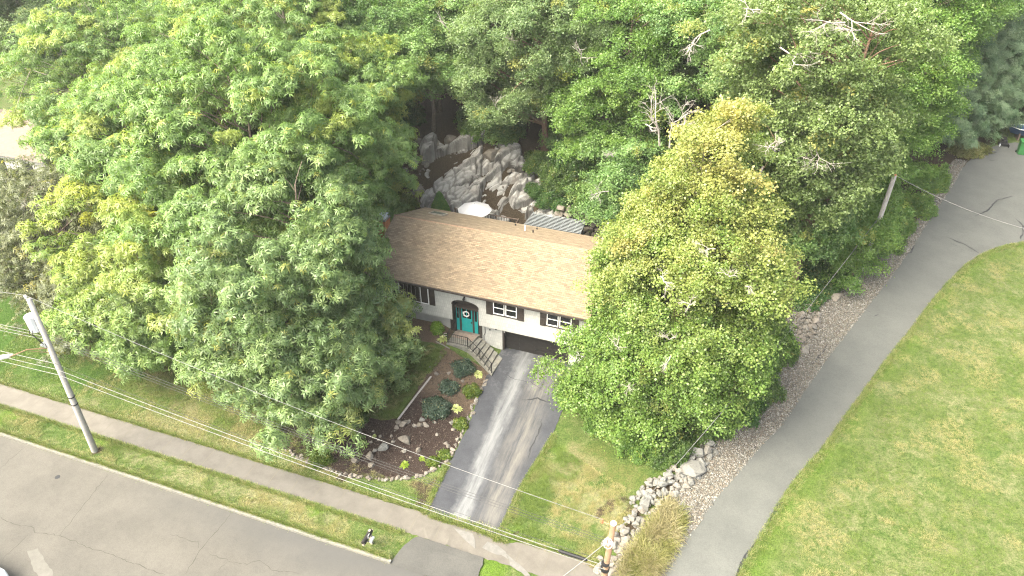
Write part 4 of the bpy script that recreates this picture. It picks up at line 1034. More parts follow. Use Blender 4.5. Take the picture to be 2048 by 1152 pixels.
ledge('rock_ledge', 'lower brownish bedrock shelf between the umbrella and pergola', -6, 4.2, 14.6, 18.6, 9, shape=shp(-1.0, 16.2, 4.2, 1.7, 3), zoff=.0, amp=.8)

# ------------------------------------------------------------------ stones
protos = []
for k in range(9):
    mb = MB(); stone_mb(mb, (0, 0, 0), (1.25, 1.25, 1.3), 100 + k, 12)
    me = bpy.data.meshes.new('stone'); me.from_pydata(mb.v, [], mb.f); me.update(); protos.append(me)
STM = {}
def stone(x, y, s, label, cat, group=None, m='stone', name='stone', z=None, sz=None, rz_=None, sink=.3, k=None):
    k = rnd.randrange(9) if k is None else k
    key = (k, m)
    if key not in STM:
        me = protos[k].copy(); me.materials.append(M[m]); STM[key] = me
    o = bpy.data.objects.new(name, STM[key]); link(o)
    sz = sz or (s * rnd.uniform(.8, 1.25), s * rnd.uniform(.7, 1.0), s * rnd.uniform(.5, .8))
    o.scale = sz; o.rotation_euler = (rnd.uniform(-.3, .3), rnd.uniform(-.3, .3), rnd.uniform(0, 6.28) if rz_ is None else rz_)
    zz = gh(x, y) if z is None else z
    o.location = (x, y, zz + sz[2] * (1 - sink) - .02); return tag(o, label, cat, group)
BD = 'boulders scattered in the mulch bed'
for px, py, s, lb in [(713, 866, .36, 'rounded tan boulder at the left of the dark mulch bed below the big tree'), (767, 895, .42, 'largest pale grey boulder in the middle of the mulch bed'),
        (810, 881, .46, 'long pale wedge shaped boulder in the mulch right of centre'), (710, 924, .36, 'flat tan boulder just inside the bottom left of the stone border'), (740, 914, .36, 'narrow pale upright boulder between two flat ones in the mulch'),
        (743, 933, .30, 'low flat slab boulder nearest the curved stone border'), (844, 840, .24, 'small bluish grey boulder right of the edging board foot'), (872, 748, .22, 'round tan boulder at the upper end of the edging board')]:
    x, y = G(px, py); stone(x, y, s * .78, lb, 'boulder', BD, 'blue_stone' if 'grey' in lb else 'tan_stone', 'boulder')
for px, py, s in [(840, 852, .24), (808, 849, .27), (797, 847, .25), (794, 855, .17), (829, 853, .18), (851, 851, .18), (749, 902, .2), (808, 904, .17), (837, 901, .17), (892, 887, .17), (896, 893, .17), (874, 870, .13),
        (761, 872, .13), (747, 862, .09), (742, 885, .11), (787, 884, .12), (897, 747, .16), (904, 847, .2), (925, 763, .14), (783, 872, .10), (790, 862, .10), (905, 860, .13), (571, 875, .14), (573, 882, .1), (818, 845, .2), (870, 845, .1), (757, 880, .1), (880, 715, .1), (860, 735, .1), (925, 745, .09), (700, 885, .1), (820, 915, .1)]:
    x, y = G(px, py); stone(x, y, s, 'small tan or grey stone lying loose in the mulch bed', 'stone', 'small loose stones in the mulch bed', rnd.choice(['stone', 'tan_stone', 'tan_stone']), 'stone')
brd = [G(*q) for q in [(552, 888), (575, 900), (600, 916), (630, 926), (660, 942), (700, 952), (740, 958), (785, 961), (845, 952), (890, 927), (912, 895), (927, 858), (947, 812), (963, 778), (974, 758)]]
acc = 0; k_ = 0
for i in range(len(brd) - 1):
    a, b = Vector(brd[i]), Vector(brd[i + 1]); t_ = 0
    while t_ < (b - a).length:
        p = a.lerp(b, t_ / (b - a).length); s = rnd.uniform(.08, .17)
        k_ += 1; stone(p.x + rnd.gauss(0, .07), p.y + rnd.gauss(0, .07), s, ordw(k_) + ' fieldstone from the left in the curved border row of the mulch bed', 'border stone', 'border stones around the mulch bed', rnd.choice(['tan_stone', 'tan_stone', 'stone']), 'border_stone'); t_ += s * 1.75
# rubble wall between lawn and lane
rub = [G(*q) for q in [(1212, 1150), (1215, 1110), (1232, 1080), (1262, 1050), (1285, 1020), (1310, 985), (1340, 965), (1370, 945), (1395, 920), (1415, 895), (1425, 885)]]
RG = 'stones of the rubble wall beside the lane'
RLb = 'grey angular stone in the tumbled rubble wall beside the lane'
for i in range(len(rub) - 1):
    a, b = Vector(rub[i]), Vector(rub[i + 1]); L_ = (b - a).length; nrm = Vector(((b - a).y, -(b - a).x)).normalized()
    wd = .45 if i < 4 else .85 if i < 8 else .6
    for k in range(int(L_ * wd * 2 * 19)):
        p = a.lerp(b, rnd.random()) + nrm * rnd.uniform(-wd, wd); s = rnd.choice([.09, .11, .13, .16, .19, .24])
        hgt = .42 * (1 - abs((p - a).dot(nrm)) / wd) * rnd.random()
        stone(p.x, p.y, s, RLb, 'stone', RG, rnd.choice(['stone', 'blue_stone', 'blue_stone']) if i > 2 else 'stone', 'rubble_stone', z=gh(p.x, p.y) + hgt)
for px, py, s, lb in [(1378, 945, (.70, .50, .26), 'largest flat pale slab lying on the rubble wall'), (1288, 1015, (.46, .36, .30), 'squarish pale boulder in the lower rubble wall above the dry weeds'), (1392, 912, (.5, .34, .3), 'tall pale boulder near the upper end of the rubble wall')]:
    x, y = G(px, py); stone(x, y, .5, lb, 'boulder', None, 'blue_stone', 'boulder', z=gh(x, y) + .15, sz=s, rz_=.7)
for px, py, s, lb in [(1620, 655, .34, 'rounded pinkish boulder in the middle of the upper stone heap'), (1632, 645, .3, 'grey boulder at the right side of the upper stone heap'), (1606, 703, .26, 'lone pale round boulder below the upper stone heap'), (1670, 595, .38, 'pale flat rock on the gravel below the ivy patch'), (1712, 560, .24, 'whitish rock on the gravel beside the dark trees'), (1607, 680, .22, 'orange tinted rock at the foot of the upper stone heap')]:
    x, y = G(px, py); stone(x, y, s, lb, 'boulder', None, 'tan_stone' if 'pink' in lb or 'orange' in lb else 'stone', 'boulder')
for k in range(75):
    px, py = rnd.gauss(1605, 17), rnd.gauss(652, 25); x, y = G(px, py)
    stone(x, y, rnd.choice([.1, .13, .16, .2]), 'brownish rounded stone in the heap between lane and trees', 'stone', 'stones heaped between lane and trees', rnd.choice(['stone', 'tan_stone', 'tan_stone']), 'heap_stone', z=gh(x, y) + rnd.uniform(0, .15))
for k in range(26):
    px = rnd.uniform(1430, 1575); py = 885 - (px - 1430) * 1.12 + rnd.gauss(-4, 7) ; x, y = G(px, py)
    stone(x, y, rnd.choice([.1, .14, .18]), 'stone half hidden in the gravel edge under the shrubs', 'stone', 'stones along the gravel edge', 'tan_stone', 'edge_stone')
for px, py, s, lb in [(900, 287, .85, 'large tan boulder on the slope above the rock ledge'), (872, 287, .4, 'small grey boulder left of the large tan one on the slope'), (838, 288, .5, 'tan boulder half hidden by leaves at the left of the slope'), (985, 318, .75, 'tan rock outcrop stone on top of the ledge'), (1020, 345, .3, 'grey rock beside the leafy slope above the ledge'),
        (1040, 352, .28, 'round brown rock in leaf litter above the lower shelf'), (830, 325, .3, 'pale stone left of the ledge among plants'), (812, 345, .3, 'grey stone at the left foot of the ledge'), (852, 332, .26, 'small white stone at the upper left rim of the ledge'), (838, 385, .5, 'grey boulder beside the straw coloured grass clump'), (1178, 410, .3, 'grey rock on the soil above the retaining wall')]:
    x, y = G(px, py); stone(x, y, s, lb, 'boulder', None, 'tan_stone' if 'tan' in lb or 'brown' in lb else 'stone', 'boulder')
for k in range(60):
    px, py = rnd.choice([(rnd.gauss(1035, 14), rnd.gauss(355, 14)), (rnd.uniform(825, 930), rnd.uniform(296, 318)), (rnd.uniform(1110, 1200), rnd.uniform(400, 430)), (rnd.uniform(808, 850), rnd.uniform(330, 400))]); x, y = G(px, py)
    stone(x, y, rnd.choice([.08, .12, .18]), 'small stone lying in leaf litter on the bank behind the house', 'stone', 'small stones on the bank', rnd.choice(['stone', 'tan_stone']), 'stone')

# edging board between lawn and bed
ea, eb = G(861, 754), G(795, 840); m_ = MB(); n = 10
for off_ in (0, .07):
    pts = [(ea[0] + (eb[0] - ea[0]) * i / n + off_, ea[1] + (eb[1] - ea[1]) * i / n, gh(ea[0] + (eb[0] - ea[0]) * i / n, ea[1] + (eb[1] - ea[1]) * i / n) + .06) for i in range(n + 1)]; m_.tube(pts, .035, 4)
tag(obj('garden_edging', m_, M['dead_wood'], origin=(ea[0], ea[1], 0)), 'long grey timber edging board between lawn and planting bed', 'edging')
m_ = MB(); pts = [G(*q) for q in ((872, 684), (885, 690), (899, 698))]; m_.tube([(p[0], p[1], gh(*p) + .04) for p in pts], .05, 4)
tag(obj('garden_edging', m_, M['old_concrete'], origin=(pts[0][0], pts[0][1], 0)), 'short pale edging strip below the hosta at the landing corner', 'edging')
# ------------------------------------------------------------------ poles, wires, mailbox
def pole(name, label, base, top, r0, r1, m):
    t = thing(name, label, 'utility pole', base)
    obj('pole', MB().tube([(base[0], base[1], base[2] - .4), tuple(base), tuple(top)], [r0, r0, r1], 12), M[m], t, smooth=True)
    return t
b1 = at_z(190, 902, -.8); t1 = at_y(58, 598, b1[1] + .1)
P1 = pole('utility_pole', 'tall grey leaning utility pole with transformer on the grass strip', tuple(b1), tuple(t1), .19, .12, 'wood_pole')
b1v, t1v = Vector(b1), Vector(t1)
def on1(f): return b1v.lerp(t1v, f)
c_ = on1(.835) + Vector((-.42, -.02, .25)); mb = MB(); mb.tube([c_ + Vector((0, 0, -.5)), c_ + Vector((0, 0, -.46)), c_ + Vector((0, 0, .40)), c_ + Vector((0, 0, .44)), c_ + Vector((0, 0, .50))], [.25, .29, .29, .31, .27], 16)
tr_ = obj('transformer', mb, M['dull_metal'], P1, smooth=False)
obj('bracket', MB().box(c_.x + .2, c_.x + .45, c_.y - .06, c_.y + .06, c_.z - .1, c_.z - .02).box(c_.x + .2, c_.x + .45, c_.y - .06, c_.y + .06, c_.z + .2, c_.z + .26), M['grey_metal'], tr_)
mb = MB()
for k in range(3): a = .5 + k * 1.0; p = c_ + Vector((.26 * math.cos(a + 3.6), .26 * math.sin(a + 3.6), -.2)); mb.tube([p, p + Vector((-.05, -.1, -.35)), p + Vector((.15, -.05, -.55)), on1(.72) + Vector((-.12, -.1, 0))], .018, 5)
obj('cable_loop', mb, M['black'], P1)
mb = MB(); p = on1(.99); mb.tube([p + Vector((-.05, -.02, -1.1)), p + Vector((-.17, -.03, -.3)), p + Vector((-.17, -.03, .10))], .022, 6); obj('riser', mb, M['dull_metal'], P1)
mb = MB(); mb.tube([t1v + Vector((-.18, 0, .02)), t1v + Vector((-.18, 0, .14)), t1v + Vector((-.18, 0, .2))], [.06, .075, .04], 8); obj('insulator', mb, M['white'], P1)
mb = MB(); a = on1(.73) + Vector((-.1, -.08, .1)); mb.box(a.x - .12, a.x + .10, a.y - .10, a.y + .05, a.z - .14, a.z + .16); mb.box(a.x - .3, a.x - .1, a.y - .12, a.y, a.z - .1, a.z + .0); obj('clamp', mb, M['grey_metal'], P1)
mb = MB()
for f in (.35, .40): q = on1(f); obj('band', MB().tube([q + Vector((0, 0, -.03)), q + Vector((0, 0, .03))], .19, 10), M['black'], P1)
# street light arm
la = on1(.715); lh = Vector(at_y(12, 713, b1[1] - 1.6)); arm = MB(); arm.tube([la, la.lerp(lh, .5) + Vector((0, 0, .18)), lh + Vector((.25, .05, .02))], .03, 6); arm.tube([la + Vector((0, 0, -.35)), la.lerp(lh, .5) + Vector((0, 0, .08))], .014, 5)
LAMP = thing('street_lamp', 'white street lamp head on a thin rusty arm from the grey pole', 'street lamp', tuple(la))
M['rusty'] = noisy('rusty_arm', (.24, .15, .08), (.34, .22, .13), 8, .8, .1, 20)
obj('arm', arm, M['rusty'], LAMP)
mb = MB(); d = (lh - la).normalized(); mb.tube([lh + d * -.28, lh - d * .12, lh + d * .22, lh + d * .34], [.06, .12, .13, .07], 10); obj('lamp_head', mb, M['white'], LAMP)
# centre pole
b2 = np.array([at_y(1203, 1170, -16.35)[0], -16.35, -.8]); t2 = at_y(1227, 1047, -16.35)
P2 = pole('utility_pole', 'warm brown utility pole at the bottom beside the rubble wall', tuple(b2), tuple(t2), .165, .125, 'brown_pole')
b2v, t2v = Vector(b2), Vector(t2)
def on2(f): return b2v.lerp(t2v, f)
mb = MB(); q = on2(.995); mb.tube([t2v + Vector((0, 0, -.02)), t2v + Vector((0, 0, .03))], .132, 12); obj('pole_cap', mb, M['dull_metal'], P2)
mb = MB(); ins = Vector(at_y(1205, 1043, -16.3)); mb.tube([t2v + Vector((0, 0, -.15)), ins], .025, 5); obj('bracket', mb, M['rusty'], P2)
mb = MB(); mb.tube([ins + Vector((-.02, 0, -.06)), ins + Vector((-.02, 0, .14))], [.07, .05], 8); obj('insulator', mb, M['brick'], P2)
q = Vector(at_y(1217, 1082, -16.45)); mb = MB()
for k in range(5): w = k * 1.25; mb.tube([q + Vector((.12 * math.cos(w), -.1, .12 * math.sin(w) - .05)), q + Vector((.12 * math.cos(w), -.1, .12 * math.sin(w) + .12))], .045, 6)
mb.tube([q + Vector((.2 * math.cos(w), -.12 + .1 * math.sin(w), .24 * math.sin(w))) for w in [i * .6 for i in range(12)]], .015, 4)
obj('splice_cluster', mb, M['dull_metal'], P2)
mb = MB(); q2 = Vector(at_y(1210, 1137, -16.35)); mb.tube([q2 + Vector((0, 0, -.08)), q2 + Vector((0, 0, .10))], .21, 10); mb.tube([q2 + Vector((0, -.1, .5)), q2 + Vector((0, -.1, .56))], .19, 10); obj('band', mb, M['black'], P2)
# right pole
t3 = at_z(1790, 350, 9.6); b3 = np.array([t3[0], t3[1], gh(t3[0], t3[1])])
P3 = pole('utility_pole', 'old grey utility pole standing in the trees by the lane', tuple(b3), tuple(t3), .19, .15, 'wood_pole'); t3v = Vector(t3)
obj('pole_top', MB().tube([t3v + Vector((0, 0, -.01)), t3v + Vector((.03, 0, .10))], [.15, .06], 8), M['brick'], P3)
def wire(label, a, b, sag, rad=.017, m='wire', cat='cable', group='overhead cables'):
    a, b = Vector(a), Vector(b); n = 24; pts = []
    for i in range(n + 1): t_ = i / n; p = a.lerp(b, t_); p.z -= sag * 4 * t_ * (1 - t_); pts.append(p - a)
    mb = MB(); mb.tube(pts, rad, 5); o = obj('cable', mb, M[m], origin=(0, 0, 0)); o.location = a; return tag(o, label, cat, group)
yl_ = b1[1]
wire('single top cable from the grey pole top to the brown pole top', t1v + Vector((-.15, 0, .2)), ins + Vector((0, 0, .14)), .55, .011)
wire('single top cable running from the grey pole top out of the photo to the left', t1v + Vector((-.15, 0, .2)), Vector(at_y(-260, 520, yl_)), .3, .011)
m1 = [Vector(at_y(*q, yl_ + .15)) for q in ((94, 668), (96, 674), (98, 680))]
m2 = [Vector(at_y(*q, -16.2)) for q in ((1212, 1076), (1213, 1082), (1214, 1088))]
for a, b, lb, mm in zip(m1, m2, ('upper', 'middle', 'lower'), ('dark_wire', 'dark_wire', 'dark_wire')): wire(lb + ' of the three thin dark middle cables between grey and brown pole', a, b, .45, .010 if lb != 'middle' else .012, mm)
for (a, q, lb) in zip(m1, ((-240, 585), (-240, 592), (-240, 599)), ('upper', 'middle', 'lower')): wire(lb + ' of the middle cables leaving the grey pole to the left edge', a, Vector(at_y(*q, yl_)), .2, .012)
l1 = [Vector(at_y(*q, yl_ - .15)) for q in ((110, 727), (114, 739), (118, 750))]
l2 = [Vector(at_y(*q, -16.5)) for q in ((1208, 1121), (1209, 1131), (1210, 1139))]
for i, (a, b, lb) in enumerate(zip(l1[1:], l2[1:], ('upper', 'lower'))): wire(lb + ' of the two thick pale low cables between grey and brown pole', a, b, .30, .016)
wire('thin faint cable just above the two thick low ones', l1[0], l2[0], .5, .009, 'dark_wire')
for (a, q, lb) in zip(l1, ((-240, 640), (-240, 650), (-240, 658)), ('upper', 'middle', 'lower')): wire(lb + ' of the low cables passing behind the street lamp head', a, Vector(at_y(*q, yl_)), .1, .016)
wire('bright service cable climbing from the brown pole past the maple to the old pole', Vector(at_y(1218, 1080, -16.3)), t3v.lerp(Vector(b3), .38), .9, .014)
wire('thin cable from the old pole top out across the lane turning circle', t3v, Vector(at_z(2150, 480, 6.5)), .6, .018)
wire('short service cable slanting down left from the brown pole', Vector(at_y(1215, 1083, -16.45)), Vector(at_z(1040, 1215, 3)), .1, .016)
wire('thin drop cable from the grey pole into the big tree crown', on1(.80), Vector((-13, -5, 9.5)), .3, .008, 'dark_wire')
mb = MB(); a, b = l1[1].lerp(l2[1], .93), l1[1].lerp(l2[1], .975); a.z -= .12; b.z -= .06; mb.tube([a, a.lerp(b, .06), a.lerp(b, .94), b], [.03, .085, .085, .03], 8)
tag(obj('splice_case', mb, M['black'], origin=tuple(a)), 'black splice case hanging on the low cable by the brown pole', 'splice case')
for k, (f, o_) in enumerate(((.235, m1[0]), (.105, t1v + Vector((-.15, 0, .2))))): pass

# mailbox: pale post, long dark box leaning out to the street
mx, my = G(744, 1087); mz = gh(mx, my)
mbx = thing('mailbox', 'dark mailbox on a pale wooden post between street and sidewalk', 'mailbox', (mx, my, mz))
obj('post', MB().box(mx - .06, mx + .06, my - .06, my + .06, mz - .1, mz + 1.15), M['pale_bark'], mbx)
obj('arm', MB().box(mx - .05, mx + .05, my - .75, my + .25, mz + .82, mz + .91), M['pale_bark'], mbx)
mb = MB(); mb.tube([(mx + .05, my - .06, mz + .35), (mx + .05, my - .5, mz + .85)], .035, 4); obj('brace', mb, M['pale_bark'], mbx)
mb = MB(); ring = []
for (yy) in (-.72, .12):
    ring.append([(mx + .11 * math.cos(a), my + yy, mz + 1.02 + .12 * math.sin(a)) for a in [math.pi * i / 8 for i in range(9)]] + [(mx - .11, my + yy, mz + .91), (mx + .11, my + yy, mz + .91)])
n = len(ring[0])
for i in range(n): j = (i + 1) % n; mb.quad([ring[0][i], ring[0][j], ring[1][j], ring[1][i]])
mb.quad(ring[0][::-1]); mb.quad(ring[1]); obj('box', mb, M['dark_brown'], mbx)
obj('flag', MB().box(mx + .115, mx + .13, my - .4, my - .33, mz + 1.0, mz + 1.22).box(mx + .115, mx + .13, my - .4, my - .22, mz + 1.16, mz + 1.24), M['white'], mbx)
obj('newspaper_holder', MB().box(mx + .08, mx + .2, my - .3, my + .05, mz + .52, mz + .64), M['white'], mbx)

# ------------------------------------------------------------------ parked car peeking in at the bottom left
cx0 = at_z(0, 1131, .47)
car = thing('parked_car', 'silver parked car cut off by the lower left corner', 'car', (cx0[0] - 2.1, cx0[1] - .75, ZST))
def section(x, w, zs):      # half widths at heights
    return [(x, s * w_, z) for s, w_, z in zs]
def loft(secs, mb):
    for a, b in zip(secs[:-1], secs[1:]):
        n = len(a)
        for i in range(n): j = (i + 1) % n; mb.quad([a[i], a[j], b[j], b[i]])
    mb.quad(secs[0][::-1]); mb.quad(secs[-1])
def ringc(x, hw, z0, z1, top):   # rounded box section in the yz plane
    pts = [(-hw, z0), (hw, z0), (hw * 1.03, (z0 + z1) / 2), (hw, z1), (hw * top, z1 + .06), (-hw * top, z1 + .06), (-hw, z1), (-hw * 1.03, (z0 + z1) / 2)]
    return [(x, p[0], p[1]) for p in pts]
ox, oy, oz = car.location
def wm(mb): mb.v = [(v[0] + ox, v[1] + oy, v[2] + oz) for v in mb.v]; return mb
mb = MB(); loft([ringc(-2.35, .72, .35, .70, .9), ringc(-2.2, .86, .28, .88, .9), ringc(-1.2, .90, .25, .96, .92), ringc(.8, .90, .25, .94, .92), ringc(1.9, .86, .28, .80, .9), ringc(2.3, .70, .33, .62, .9)], mb); body = obj('body', wm(mb), M['car_paint'], car)
mb = MB(); loft([[(x, s * w_, z) for s, w_, z in ((-1, b_, z0), (1, b_, z0), (1, t_, z1), (-1, t_, z1))] for x, b_, t_, z0, z1 in ((-2.1, .78, .70, .98, 1.02), (-1.75, .80, .64, .99, 1.38), (.2, .80, .64, .99, 1.42), (1.15, .80, .72, .98, 1.03))], mb); obj('glasshouse', wm(mb), M['glass'], car)
mb = MB(); mb.box(-1.7, .15, -.62, .62, 1.38, 1.45); obj('roof', wm(mb), M['car_paint'], car)
for s in (-1, 1):
    mb = MB(); mb.tube([(-1.7, s * .60, 1.47), (-1.6, s * .60, 1.52), (.0, s * .60, 1.52), (.1, s * .60, 1.47)], .02, 5); obj('roof_rail', wm(mb), M['black'], car)
    for x in (-1.45, 1.4):
        mb = MB(); mb.tube([(x, s * .70, .32), (x, s * .92, .32)], .33, 16); wh = obj('wheel', wm(mb), M['rubber'], car)
        mb = MB(); mb.tube([(x, s * .90, .32), (x, s * .925, .32)], .2, 10); obj('rim', wm(mb), M['dull_metal'], wh)

# ------------------------------------------------------------------ things at the top of the lane
bx, by = G(2040, 308); bz = gh(bx, by)
bn = thing('wheeled_bin', 'green wheeled bin at the right edge at the top of the lane', 'bin', (bx, by, bz))
mb = MB(); k = 1.25
lo = [(-.24, -.26), (.24, -.26), (.24, .22), (-.24, .22)]; hi = [(-.32, -.36), (.32, -.36), (.32, .34), (-.32, .34)]
for i in range(4): j = (i + 1) % 4; mb.quad([(bx + lo[i][0] * k, by + lo[i][1] * k, bz + .06), (bx + lo[j][0] * k, by + lo[j][1] * k, bz + .06), (bx + hi[j][0] * k, by + hi[j][1] * k, bz + 1.05 * k), (bx + hi[i][0] * k, by + hi[i][1] * k, bz + 1.05 * k)])
mb.box(bx - .43, bx + .43, by - .48, by + .46, bz + 1.04 * k, bz + 1.09 * k); obj('body', mb, M['green_plastic'], bn)
obj('lid', MB().box(bx - .42, bx + .42, by - .5, by + .5, bz + 1.10 * k, bz + 1.15 * k), M['green_plastic'], bn)
for s in (-1, 1): obj('wheel', MB().tube([(bx + s * .30, by + .34, bz + .13), (bx + s * .38, by + .34, bz + .13)], .13, 10), M['rubber'], bn)
mx, my = G(2006, 292); mz = gh(mx, my)
mw = thing('lawn_mower', 'small black wheeled mower left of the green bin', 'mower', (mx, my, mz))
obj('deck', MB().box(mx - .35, mx + .35, my - .3, my + .3, mz + .18, mz + .36), M['black'], mw)
obj('engine', MB().tube([(mx, my, mz + .36), (mx, my, mz + .62), (mx, my, mz + .7)], [.22, .22, .12], 10), M['black'], mw)
obj('grass_bag', MB().box(mx - .22, mx + .22, my + .32, my + .75, mz + .25, mz + .7), M['rubber'], mw)
mb = MB(); mb.tube([(mx - .24, my + .3, mz + .3), (mx - .24, my + .95, mz + 1.0), (mx + .24, my + .95, mz + 1.0), (mx + .24, my + .3, mz + .3)], .02, 5); obj('handle', mb, M['black'], mw)
for sx_ in (-1, 1):
    for sy_ in (-1, 1): obj('wheel', MB().tube([(mx + sx_ * .36, my + sy_ * .26, mz + .15), (mx + sx_ * .43, my + sy_ * .26, mz + .15)], .15, 10), M['dull_metal'] if sx_ < 0 and sy_ < 0 else M['rubber'], mw)
bx, by = G(2062, 280); bz = gh(bx, by)
bt = thing('boat', 'dark blue boat with white rail stored behind the green bin', 'boat', (bx, by, bz))
def hull(z, s, inset): return [(bx + (-2.6 * s), by, z), (bx - 1.6 * s, by - .75 * s * inset, z - .1), (bx + .2, by - .95 * s * inset, z - .12), (bx + 2.3, by - .9 * s * inset, z - .12), (bx + 2.3, by + .9 * s * inset, z - .12), (bx + .2, by + .95 * s * inset, z - .12), (bx - 1.6 * s, by + .75 * s * inset, z - .1)]
mb = MB(); A_, B_ = hull(bz + .55, .8, .45), hull(bz + 1.3, 1, 1); n = 7
for i in range(n): j = (i + 1) % n; mb.quad([A_[i], A_[j], B_[j], B_[i]])
mb.quad(B_); mb.quad(A_[::-1]); obj('hull', mb, M['blue_plastic'], bt)
mb = MB(); mb.tube([tuple(Vector(p) + Vector((0, 0, .02))) for p in B_ + [B_[0]]], .05, 5); obj('gunwale', mb, M['white'], bt)
mb = MB(); mb.box(bx - .6, bx + 1.8, by - .5, by + .5, bz + 1.2, bz + 1.62); obj('cover', mb, M['black'], bt)
mb = MB(); mb.tube([(bx - .9, by - .6, bz + 1.25), (bx - .5, by - .5, bz + 1.75), (bx - .5, by + .5, bz + 1.75), (bx - .9, by + .6, bz + 1.25)], .03, 5); obj('windscreen_frame', mb, M['white'], bt)
for x in (-1.4, 1.4): obj('cradle', MB().box(bx + x, bx + x + .12, by - .6, by + .6, bz, bz + .7), M['mulch_wood'], bt)

# neighbour's house and pale drive glimpsed through the leaves at the left edge
nh = thing('neighbour_house', 'neighbouring house with pinkish brown roof glimpsed through leaves at left', 'house', (-53, 22, 0))
zc = gh(-53, 22) - .2
nr = at_z(62, 262, 5.6); ex, ey = nr[0], nr[1]
mb = MB(); mb.box(ex - 9, ex + 4, ey - 2.8, ey + 4.8, zc, 4.6); obj('wall', mb, M['found'], nh)
mb = MB()
mb.quad([(ex - 9.5, ey - 3.4, 4.5), (ex + 4.5, ey - 3.4, 4.5), (ex + 4.5, ey + 1, 6.4), (ex - 9.5, ey + 1, 6.4)]); mb.quad([(ex + 4.5, ey + 5.4, 4.5), (ex - 9.5, ey + 5.4, 4.5), (ex - 9.5, ey + 1, 6.4), (ex + 4.5, ey + 1, 6.4)])
mb.quad([(ex + 4.2, ey - 2.8, 4.55), (ex + 4.2, ey + 4.8, 4.55), (ex + 4.2, ey + 1, 6.3)], [(0, 0), (1, 0), (.5, 1)]); obj('roof', mb, M['tan_siding'], nh)
for k in range(3): w = obj('window', MB().box(ex - 6 + k * 3.5, ex - 4.8 + k * 3.5, ey - 2.86, ey - 2.8, 2.4, 3.8), M['glass'], nh)
drape('neighbour_drive', [G(-60, 340), G(120, 330), G(120, 400), G(60, 470), G(-60, 520)], .05, M['old_concrete'], 1.5, seed=20)

# ------------------------------------------------------------------ plants
def foliage(name, label, cat, x, y, rx, ry, rz, n, tm, lmat, seed, leaf=1.0, group=None, z=None, shape='dome', stem=True, hv=0.05, upw=.8):
    r = np.random.default_rng(seed); z = gh(x, y) if z is None else z
    d = r.normal(size=(n, 3)); d[:, 2] = np.abs(d[:, 2]); d /= np.linalg.norm(d, axis=1)[:, None]
    if shape == 'cone':
        t_ = r.random(n) ** .75; a = r.uniform(0, 6.283, n); rad = (1 - t_ ** 1.7) * .97 + .03
        p = np.stack([np.cos(a) * rad * rx, np.sin(a) * rad * ry, t_ * rz], 1); d = np.stack([np.cos(a), np.sin(a), np.full(n, .5)], 1)
        p += r.normal(0, .025, p.shape)
    else:
        lump = 1 + .22 * np.sin(5 * d[:, 0] + seed) * np.cos(4 * d[:, 1] + seed * 2) + .12 * np.sin(9 * d[:, 0] - 7 * d[:, 1] + seed) + r.normal(0, .05, n)
        fr = np.where(r.random(n) < .7, 1.0, r.uniform(.5, 1, n)) * lump
        p = d * fr[:, None] * np.array([rx, ry, rz])
    ax = d + np.array([0, 0, upw]) + r.normal(0, .35, (n, 3))
    V, Q, i = scatter(tm[0], p, frames(ax, r), r.uniform(.7, 1.3, n) * leaf)
    v = .5 + .22 * np.sin(p[:, 0] * 7 + seed)[i] * np.cos(p[:, 1] * 6)[i] + r.normal(0, .2, n)[i]; h = np.where(r.random(n)[i] < hv, .8, 0)
    t = thing(name, label, cat, (x, y, z), group)
    fastmesh('foliage', V, Q, lmat, {'v': v, 'h': h}, t)
    if stem:
        mb = MB(); rr_ = random.Random(seed)
        for k in range(5): a = rr_.uniform(0, 6.28); mb.tube([(0, 0, -.1), (math.cos(a) * rx * .4, math.sin(a) * ry * .4, rz * .45)], [.03, .012], 4)
        obj('stem', mb, M['bark'], t, origin=(0, 0, 0))
    return t
def hosta(label, px, py, s, seed, m='hosta', nm='hosta', g='hostas beside the driveway'):
    r = np.random.default_rng(seed); x, y = G(px, py); z = gh(x, y); tm = []
    V = []; 
    for ring_, (n, l, tilt, h0) in enumerate(((13, 1.0, .15, .05), (11, .8, .5, .12), (7, .55, .95, .2))):
        for i in range(n):
            a = 6.283 * (i + r.uniform(-.3, .3)) / n; L_ = l * s * r.uniform(.8, 1.15); w = L_ * .42; c, s_ = math.cos(a), math.sin(a)
            pr = [(L_ * .12, 0, h0 * s), (L_ * .55, w / 2, (h0 + tilt * .5) * s), (L_, 0, (h0 + tilt * .45 - .08) * s), (L_ * .55, -w / 2, (h0 + tilt * .5) * s)]
            V += [(p[0] * c - p[1] * s_, p[0] * s_ + p[1] * c, p[2]) for p in pr]
    V = np.array(V); Q = np.arange(len(V)).reshape(-1, 4); t = thing(nm, label, 'plant', (x, y, z), g)
    fastmesh('leaves', V, Q, L[m], {'v': r.uniform(.2, .9, len(Q)), 'h': r.uniform(0, .6, len(Q))}, t); return t
hosta('pale yellow hosta between two mounds halfway down the driveway edge', 912, 818, .42, 1); hosta('pale yellow hosta just below the bottom step', 956, 750, .42, 2); hosta('pale yellow hosta at the landing corner', 886, 679, .42, 3)
hosta('larger lime seedling plant near the lower border of the mulch', 810, 930, .34, 4, 'lime', 'lime_plant', 'small lime plants in the mulch'); hosta('smaller lime seedling plant nearer the driveway in the mulch', 844, 918, .26, 5, 'lime', 'lime_plant', 'small lime plants in the mulch')
hosta('yellow seedling plant in the mulch left of centre', 749, 873, .2, 6, 'hosta', 'small_plant', None)
hosta('pale plant on the slope above the rock ledge', 845, 319, .55, 8, 'hosta', 'small_plant', None); hosta('straw coloured grass clump left of the rock ledge', 828, 372, .75, 9, 'hosta', 'grass_clump', None)
SM = TM['small']; 
def at_g(px, py): return G(px, py)
